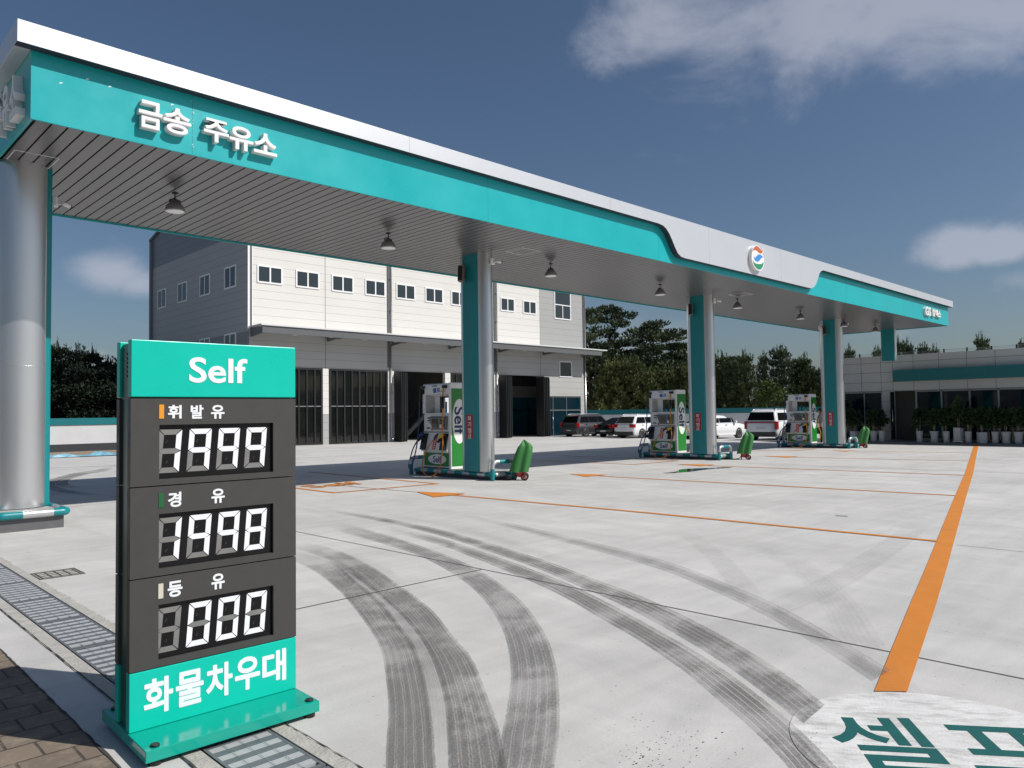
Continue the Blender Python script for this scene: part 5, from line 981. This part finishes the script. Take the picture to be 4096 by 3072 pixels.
for i, p in enumerate([(12.1, 52.4, 5.2), (12.4, 52.0, 6.0), (13.2, 51.2, 5.7), (14.0, 50.5, 5.6), (14.6, 50.0, 5.0), (15.1, 49.5, 4.8), (12.5, 47.6, 4.4), (13.9, 46.7, 4.4)]): plant_tree('black', 'pine_tree', *p, LF[i], 'dark pines beyond the left wall', i % 2, (1.0, .8, .75, .75, 1.0, 1.0, 1.3, 1.3)[i])
for i, p in enumerate([(10.6, 47.5, 3.5), (11.8, 46.0, 3.3), (13.0, 45.4, 3.5), (14.4, 44.9, 3.3), (15.8, 45.2, 3.5), (9.2, 48, 3.9), (12.2, 49.0, 3.7), (14.6, 48.0, 3.7)]): plant_tree('blackb', 'pine_tree', *p, 'low black-green bushy pine filling in beyond the left white wall', 'dark pines beyond the left wall', i % 2, 1.25)
OFL = ['spiky pine tip just right of the column by the office', 'slim pine tip left of the rear teal column', 'pine tip immediately right of the rear teal column', 'pine tip with tall twin spikes above the office roof', 'bushy pine tip above the office roof', 'low pine tip above the middle of the office roof', 'forked pine tip standing high over the office roof', 'pine tip at the right picture edge above the office']
for i, p in enumerate([(63.0, 24.9, 6.3), (64.8, 23.1, 6.3), (65.8, 22.1, 6.9), (66.5, 21.5, 6.7), (67.2, 20.8, 6.5), (68.0, 20.0, 6.3), (70.8, 17.2, 7.1), (73.2, 14.9, 6.8)]): plant_tree('young', 'pine_tree', p[0], p[1], p[2], OFL[i], 'pine tips above the office roof', i % 3, .5)
# ================================================================== CARS
def car(name, label, cat, loc, heading, L, Wd, H, body, prof, gh, paint, lower=None, rear='suv', rails=False, wheel_r=.36, wb_=2.85, group='cars parked along the wall'):
    """prof: lower body outline (x, z); gh: greenhouse (rear low, rear top, front top, front low, belt z)"""
    t = thing(name, label, cat, loc, heading, group); hw = Wd / 2
    # lower body: loft across the width so that the sides curve in
    g = MB(); n = len(prof); secs = [(-1.0, .90, .02), (-.93, .985, 0), (-.6, 1.0, 0), (.6, 1.0, 0), (.93, .985, 0), (1.0, .90, .02)]
    for s, k, dz in secs:
        for x, z in prof: g.v.append((x * k if abs(s) > .9 else x, s * hw * (1.0 - .05 * max(0, (z - .75)) - .09 * max(0, .45 - z)), z + (dz if z < .5 else -dz)))
    for a in range(len(secs) - 1):
        for i in range(n): j = (i + 1) % n; g.f.append((a * n + i, a * n + j, (a + 1) * n + j, (a + 1) * n + i)[::-1]); g.mi.append(0); g.sm.append(True)
    g.f.append(tuple(range(n))); g.mi.append(0); g.sm.append(True); g.f.append(tuple(5 * n + i for i in range(n))[::-1]); g.mi.append(0); g.sm.append(True)
    # greenhouse with rounded roof
    rl, rt, ft, fl, bz = gh; wb2, wt = hw * .95, hw * .76; zt = H
    q = [(rl, bz), (rt - .05, zt - .10), (rt + .18, zt - .015), ((rt + ft) / 2, zt), (ft - .15, zt - .03), (ft + .08, zt - .12), (fl, bz)]
    o = len(g.v); ys = (-1, -.88, -.5, .5, .88, 1); k = len(q)
    for s in ys:
        for i, (x, z) in enumerate(q):
            f = (z - bz) / (zt - bz); w = wb2 + (wt - wb2) * f; drop = (.05 if abs(s) == 1 else 0) * f; g.v.append((x + (0.06 * f if x < 0 else -.06 * f) * (abs(s) == 1), s * w, z - drop))
    for a in range(len(ys) - 1):
        for i in range(k - 1): g.f.append((o + a * k + i, o + (a + 1) * k + i, o + (a + 1) * k + i + 1, o + a * k + i + 1)); g.mi.append(0); g.sm.append(True)
    g.f.append(tuple(o + i for i in range(k))); g.mi.append(0); g.sm.append(False); g.f.append(tuple(o + 5 * k + i for i in range(k))[::-1]); g.mi.append(0); g.sm.append(False)
    bo = g.build('body', [paint], t)
    def side_y(z): f = (z - bz) / (zt - bz); return wb2 + (wt - wb2) * f
    for s in (-1, 1):
        x0, x1 = rl + .22, fl - .30; zb, z2 = bz + .05, zt - .17; cuts = [x0 + .02] + [x0 + (x1 - x0) * c for c in ((.36, .68) if rear != 'sedan' else (.42, .9))] + [x1]
        cuts = cuts[:3] + [x1]
        for a in range(3):
            xa, xb = cuts[a] + .025, cuts[a + 1] - .025
            ta = (xa + (rt - rl) * .55 + .05) if a == 0 else xa; tb = (ft - .02) if a == 2 else xb
            if tb - ta < .12: tb = ta + .12
            g = MB(); yy = lambda z: s * (side_y(z) + .007 - .035 * (z - bz) / (zt - bz) * 0)
            pts = [(xa, yy(zb), zb), (xb, yy(zb), zb), (min(tb, xb), yy(z2), z2), (max(ta, xa), yy(z2), z2)]
            g.add(pts, [(0, 1, 2, 3) if s < 0 else (3, 2, 1, 0)]); g.build('side_window', [CARG], t)
        g = MB(); g.box(fl - .45, fl - .28, s * (wb2 + .02), s * (wb2 + .20), bz + .02, bz + .16) if s > 0 else g.box(fl - .45, fl - .28, s * (wb2 + .20), s * (wb2 + .02), bz + .02, bz + .16); g.build('wing_mirror', [paint], t, bev=.03)
        for xh in (rl + .9, (rl + fl) / 2 + .25): g = MB(); y0 = s * (hw * .995); g.box(xh, xh + .2, min(y0, y0 + s * .03), max(y0, y0 + s * .03), bz - .10, bz - .07); g.build('door_handle', [CHROME], t)
        g = MB(); y0 = s * hw * .955; g.box(-wb_ / 2 + .42, wb_ / 2 - .42, min(y0, y0 + s * .055), max(y0, y0 + s * .055), .22, .36); g.build('sill_trim', [lower or paint], t, bev=.02)
        if rails: g = MB(); g.tube([(rt + .1, s * (wt - .06), zt - .05), (rt + .3, s * (wt - .06), zt + .035), (ft - .3, s * (wt - .06), zt + .035), (ft - .05, s * (wt - .06), zt - .05)], .024, 8); g.build('roof_rail', [mat('rail_silver', (0.6, 0.6, 0.62), 0.3, .7)], t)
        for xw in (-wb_ / 2, wb_ / 2):
            g = MB(); g.lathe([(wheel_r + .07, -.012), (wheel_r + .07, .012)], n=28); g.xf(Matrix.Translation((xw, s * (hw * .955 + .012), wheel_r + .01)) @ Matrix.Rotation(PI / 2, 4, 'X')); g.build('wheel_arch', [BLACK if not lower else lower], t)
            g = MB(); g.lathe([(wheel_r * .66, -.11), (wheel_r * .93, -.115), (wheel_r, -.08), (wheel_r, .08), (wheel_r * .93, .115), (wheel_r * .66, .11)], n=28); M = Matrix.Translation((xw, s * (hw - .10), wheel_r)) @ Matrix.Rotation(PI / 2, 4, 'X'); g.xf(M); wo = g.build('wheel', [RUBBER], t)
            g = MB(); g.lathe([(wheel_r * .66, .102), (wheel_r * .62, .09)], n=24) if False else None
            g.lathe([(wheel_r * .16, .0), (wheel_r * .16, .02)], n=12)
            for c in range(5):
                a = 2 * PI * c / 5; b = MB(); ca, sa = math.cos(a), math.sin(a); pv = [(-.045, .02), (.045, .02), (.03, wheel_r * .64), (-.03, wheel_r * .64)]; g.add([(ca * v - sa * u, sa * v + ca * u, .012) for u, v in pv], [(0, 3, 2, 1), (0, 1, 2, 3)])
            g.tube([(wheel_r * .64 * math.cos(2 * PI * i / 24), wheel_r * .64 * math.sin(2 * PI * i / 24), .008) for i in range(24)], .018, 6, closed=True)
            g.xf(Matrix.Translation((xw, s * (hw + .005), wheel_r)) @ Matrix.Rotation(PI / 2 * s, 4, 'X')); g.build('rim', [CHROME], wo)
    # rear window and windscreen
    def pane(xl, xt_, nm, sgn):
        g = MB(); z0, z1 = bz + .06, zt - .13; w0, w1 = side_y(z0) * .90, side_y(z1) * .90; f0 = (z0 - bz) / (zt - bz); 
        xa = xl + (xt_ - xl) * f0; f1 = (z1 - bz) / (zt - .10 - bz); xb = xl + (xt_ - xl) * f1; e = .012 * sgn
        pts = [(xa + e, -w0, z0), (xa + e, w0, z0), (xb + e, w1, z1), (xb + e, -w1, z1)]; g.add(pts, [(0, 1, 2, 3) if sgn > 0 else (3, 2, 1, 0)]); g.build(nm, [CARG], t)
    pane(rl, rt - .05, 'rear_window', -1); pane(fl, ft + .08, 'windscreen', 1)
    xr = -L / 2
    RL = mat('tail_light', (0.30, 0.006, 0.01), 0.15); PLT = mat('number_plate', (0.55, 0.57, 0.58), 0.5); HL = mat('head_light', (0.5, 0.5, 0.52), 0.1)
    zl = {'suv': .92, 'pickup': .98, 'sedan': .82, 'van': 1.02}[rear]
    for s in (-1, 1):
        g = MB(); y0, y1 = s * hw * .58, s * hw * 1.002; h0, h1 = (zl - .11, zl + .13) if rear != 'van' else (zl - .3, zl + .05)
        if rear in ('pickup', 'van'): y0 = s * hw * .86; h0, h1 = h0 - .05, h1 + .05
        g.box(xr - .006, xr + .30, min(y0, y1), max(y0, y1), h0, h1); g.build('tail_light', [RL], t, bev=.03)
        g = MB(); g.box(L / 2 - .42, L / 2 - .03, min(s * hw * .55, s * hw * .985), max(s * hw * .55, s * hw * .985), .64, .78); g.build('head_light', [HL], t, bev=.04)
    if rear == 'van': g = MB(); g.box(xr - .008, xr + .02, -hw * .86, hw * .86, zl + .005, zl + .06); g.build('tail_light', [RL], t)
    zp = {'suv': .80, 'pickup': .50, 'sedan': .48, 'van': .74}[rear]
    g = MB(); g.box(xr - .014, xr - .002, -.26, .26, zp - .065, zp + .065); g.build('number_plate', [PLT], t)
    g = MB(); g.box(xr - .02, xr + .15, -hw * .93, hw * .93, .24, .52 if rear != 'sedan' else .36); g.build('rear_bumper', [lower or paint], t, bev=.035)
    return t
def prof(L, belt, hood, deck, nose=.72, tail=None):
    h = L / 2; tail = tail or deck
    return [(-h + .04, .30), (-h, .50), (-h + .01, tail - .12), (-h + .10, deck), (-h * .45, belt), (h * .32, belt), (h - .75, hood), (h - .16, nose + .06), (h, nose - .14), (h - .02, .38), (h - .15, .22), (-h + .25, .22)]
def cpaint(n, c, r=.22, m_=0.0): return mat(n, c, r, m_, spec=.6)
CARG = mat('car_glass', (0.003, 0.0035, 0.004), 0.12, spec=0.10)
CG = mat('car_cladding', (0.035, 0.034, 0.033), 0.6)
c_ = car('parked_car', 'dark grey sport utility pickup seen from behind beside the grey building', 'car', (43.5, 36.25, gz(43.6)), math.radians(-2), 5.1, 1.92, 1.84, 0, prof(5.1, 1.14, 1.08, 1.12, .95), (-2.45, -2.05, .55, 1.35, 1.14), cpaint('grey_car_paint', (0.075, 0.075, 0.08), .25, .5), CG, 'pickup', True, .39, 3.1); c_.scale = (.9, .9, .88)
c_ = car('parked_car', 'black sedan parked between the dark grey pickup and the white sport utility car', 'car', (43.9, 33.4, gz(43.9)), math.radians(-2), 4.95, 1.87, 1.47, 0, prof(4.95, .98, .94, 1.02, .78), (-1.95, -.85, .35, 1.35, .98), cpaint('black_car_paint', (0.006, 0.006, 0.009), .12), None, 'sedan', False, .35, 2.9); c_.scale = (.93, .93, .93)
c_ = car('parked_car', 'white sport utility car with dark cladding seen from behind, left of the middle pump', 'car', (42.7, 30.75, gz(42.8)), math.radians(-4), 4.84, 1.94, 1.75, 0, prof(4.84, 1.08, 1.04, 1.06, .86), (-2.33, -1.85, .55, 1.45, 1.08), cpaint('white_car_paint', (0.74, 0.74, 0.75)), CG, 'suv', True, .375, 2.8); c_.scale = (.9, .9, .89)
car('parked_car', 'white sedan partly hidden by the middle column, its nose to the right', 'car', (43.0, 25.6, gz(43.0)), math.radians(-4), 4.75, 1.85, 1.47, 0, prof(4.75, .96, .94, .98, .78), (-2.0, -1.0, .3, 1.3, .96), cpaint('white_car_paint', (0.74, 0.74, 0.75)), None, 'sedan', False, .345, 2.8)
car('parked_car', 'large white van-like car seen squarely from behind, left of the farthest pump', 'car', (43.4, 21.3, gz(43.4)), math.radians(0), 5.15, 2.0, 1.78, 0, prof(5.15, 1.12, 1.05, 1.10, .9), (-2.5, -2.25, .7, 1.75, 1.12), cpaint('white_car_paint', (0.74, 0.74, 0.75)), CG, 'van', True, .38, 3.05)
# ================================================================== POTTED PLANTS
POTM = mat('white_pot', (0.42, 0.43, 0.44), 0.35, 0, .04, 6); SOIL = mat('soil', (0.05, 0.035, 0.025), 0.95)
def potted(kind, H, seed):
    t = thing('potted_plant', 'x', 'plant'); rs = random.Random(seed); r0, r1, h = ((.15, .19, .53), (.13, .145, .53), (.16, .165, .50))[kind]
    g = MB(); n = 4 if kind == 2 else 20
    if kind == 2:
        g.box(-.155, .155, -.155, .155, 0, .5)
        g.build('pot', [POTM], t, bev=.015)
    else:
        g.lathe([(r0 * .92, 0), (r0, .02), (r0 * .98, h * .45), (r1, h - .03), (r1 * 1.04, h - .02), (r1 * 1.04, h), (r1 * .88, h), (r1 * .86, h - .03)], n=n); g.build('pot', [POTM], t)
    g = MB(); g.lathe([(r1 * .8, h - .05), (r1 * .8, h + .004)], n=14); g.build('soil', [SOIL], t)
    st = MB(); cen = []; k = 3 if kind != 1 else 2; Ht = H - h
    for i in range(k):
        a = i * 2.1 + seed; tip = Vector((.16 * math.cos(a), .16 * math.sin(a), h + Ht * rs.uniform(.55, .8))); st.tube([(.03 * math.cos(a), .03 * math.sin(a), h - .05), (.05 * math.cos(a + .5), .05 * math.sin(a + .5), h + Ht * .35), tip], [.02, .017, .01], 7)
    for i in range(13):
        a = rs.uniform(0, 6.28); rr = rs.uniform(.04, .22); z = h + Ht * rs.uniform(.28, .9); cen.append((rr * math.cos(a), rr * math.sin(a), z, .16, .16, .15, (0, 0, z - .2)))
    vs, fs = tufts(rs, cen, 2600, .13, .05, .25); st.build('stem', [mat('plant_stem', (0.22, 0.17, 0.11), 0.8)], t)
    c = MB(); c.v = [tuple(v) for v in vs]; c.f = fs; c.mi = [0] * len(fs); c.sm = [False] * len(fs); c.build('foliage', [POTL], t); return t
PP = {}
PL_ = [(16.1, 0, 2.05, 'tall leafy plant in a white pot at the left end of the office front'), (15.55, 2, 1.5, 'low leafy plant in a square planter below the left office window'), (14.6, 0, 1.5, 'tree-like plant in a tapered white pot left of the office pillar'), (14.22, 1, 1.25, 'small plant in a slim white pot in front of the office pillar'), (12.47, 1, 1.35, 'plant in a white pot right beside the office entrance'), (11.82, 0, 1.65, 'bushy plant in a wide white pot, second right of the entrance'), (11.3, 1, 1.5, 'dark leafy plant in a slim white pot, third right of the entrance'), (10.78, 2, 1.95, 'tallest plant in a square white pot on a little trolley'), (10.38, 1, 1.5, 'plant with a bare pale stem in a slim white pot'), (9.83, 2, 1.52, 'dark plant in a square white box pot'), (9.3, 1, 1.25, 'low drooping plant in a small tapered pot'), (8.87, 0, 1.42, 'small tree in a wide white pot near the right edge'), (8.4, 0, 1.5, 'small tree in a wide white pot at the right picture edge'), (7.9, 1, 1.4, 'plant in a white pot just beyond the right picture edge')]
for i, (y, k, H, lb) in enumerate(PL_):
    key = (k, i % 2)
    if key not in PP: o = PP[key] = potted(k, 1.57, 3 + k * 2 + i % 2)
    else: o = dup(PP[key])
    up = .09 if 'trolley' in lb else 0
    o.location = (39.72, y, -.075 + up); o.scale = (1.02, 1.02, (H + .075 - up) / 1.57 if abs(H - 1.5) > .3 else 1.0); o.rotation_euler = (0, 0, i * 1.3); tag(o, lb, 'potted plant', 'potted plants in front of the office')
g = MB(); g.box(-.2, .2, -.2, .2, .05, .085)
for sx in (-.16, .16):
    for sy in (-.16, .16): g.lathe([(.02, 0), (.02, .05)], sx, sy, 8)
o = g.build('plant_trolley', [WHITE]); o.location = (39.72, 10.78, -.075); tag(o, 'low white wheeled trolley under the tallest potted plant', 'trolley')
# ================================================================== PERSON at the farthest pump
def skin_mesh(name, nodes, edges, m_, parent, root=0, sub=2):
    me = bpy.data.meshes.new(name); me.from_pydata([n[0] for n in nodes], edges, []); o = bpy.data.objects.new(name, me); C.objects.link(o); o.parent = parent
    sk = o.modifiers.new('skin', 'SKIN'); sk.use_smooth_shade = True
    for i, n in enumerate(nodes):
        v = me.skin_vertices[0].data[i]; v.radius = (n[1], n[2] if len(n) > 2 else n[1]); v.use_root = (i == root)
    sb = o.modifiers.new('subd', 'SUBSURF'); sb.levels = sub; sb.render_levels = sub; me.materials.append(m_); return o
pe = thing('person', 'person in grey short-sleeved shirt and black trousers filling up behind the farthest pump', 'person', (34.9, 15.12, gz(34.9)), math.radians(95))
SK = mat('skin', (0.48, 0.27, 0.18), 0.55); SH = mat('grey_shirt', (0.22, 0.22, 0.235), 0.8); TR = mat('black_trousers', (0.010, 0.010, 0.012), 0.8); HR = mat('black_hair', (0.008, 0.007, 0.007), 0.6)
# local: x forward, y left
nodes = [((0, 0, .95), .13, .10), ((0.02, 0, 1.15), .125, .09), ((.04, 0, 1.38), .15, .10), ((.06, 0, 1.50), .055), ((.08, 0, 1.58), .075, .07), ((.09, 0, 1.67), .085, .08), ((.08, 0, 1.735), .06)]
edges = [(0, 1), (1, 2), (2, 3), (3, 4), (4, 5), (5, 6)]
def chain(base, pts):
    p = base
    for q in pts: nodes.append(q); edges.append((p, len(nodes) - 1)); p = len(nodes) - 1
    return p
for s in (-1, 1):
    w = chain(2, [((.05, s * .19, 1.42), .058), ((.14, s * .22, 1.16), .043), ((.36, s * .16, 1.04), .032), ((.43, s * .14, 1.02), .03, .016)])
    for k in range(4): chain(w, [((.475 + .004 * k, s * .14 + (k - 1.5) * .019, 1.015), .0095), ((.505, s * .14 + (k - 1.5) * .018, .998 - .004 * (k % 2)), .0085), ((.512, s * .14 + (k - 1.5) * .017, .972), .0075)])
    chain(w, [((.43, s * .14 - s * .035, 1.0), .011), ((.455, s * .14 - s * .045, .98), .009)])
    chain(0, [((.0, s * .095, .88), .085), ((.02, s * .10, .50), .055), ((-.01, s * .105, .10), .038), ((.02, s * .105, .045), .04, .035), ((.15, s * .11, .03), .035, .022)])
skin_mesh('body', nodes, edges, SK, pe)
nodes = [((0, 0, .93), .15, .12), ((.02, 0, 1.15), .145, .105), ((.04, 0, 1.40), .165, .115), ((.05, 0, 1.47), .07)]; edges = [(0, 1), (1, 2), (2, 3)]
for s in (-1, 1): chain(2, [((.05, s * .20, 1.41), .075), ((.09, s * .215, 1.28), .068)])
skin_mesh('shirt', nodes, edges, SH, pe)
nodes = [((0, 0, .98), .15, .115)]; edges = []
for s in (-1, 1): chain(0, [((.0, s * .095, .86), .10), ((.02, s * .10, .50), .072), ((-.01, s * .105, .09), .06)])
skin_mesh('trousers', nodes, edges, TR, pe)
for s in (-1, 1):
    g = MB(); g.lathe([(.045, 0), (.05, .02), (.045, .07), (.02, .09)], n=14, sx=1.9); g.xf(Matrix.Translation((.06, s * .108, 0))); g.build('shoe', [BLACK], pe, bev=.008)
g = MB(); g.lathe([(.088, 1.665), (.10, 1.70), (.09, 1.75), (.055, 1.785), (.01, 1.797)], .075, 0, 18); g.box(-.02, .05, -.08, .08, 1.58, 1.68); g.build('hair', [HR], pe, bev=.03)
for s in (-1, 1):
    g = MB(); g.lathe([(.002, -.012), (.011, -.006), (.012, .004), (.004, .010)], n=8); g.xf(Matrix.Translation((.165, s * .032, 1.665))); g.build('eye', [BLACK], pe)
    g = MB(); g.lathe([(.008, -.03), (.022, -.01), (.02, .02), (.006, .032)], n=8, sy=.5); g.xf(Matrix.Translation((.085, s * .083, 1.655))); g.build('ear', [SK], pe)
g = MB(); g.prism([(.155, 1.655), (.195, 1.625), (.16, 1.615)], -.014, .014, 'y'); g.build('nose', [SK], pe, bev=.008)
g = MB(); g.box(.150, .168, -.022, .022, 1.583, 1.592); g.build('mouth', [mat('lips', (0.35, 0.12, 0.10), 0.5)], pe, bev=.003)
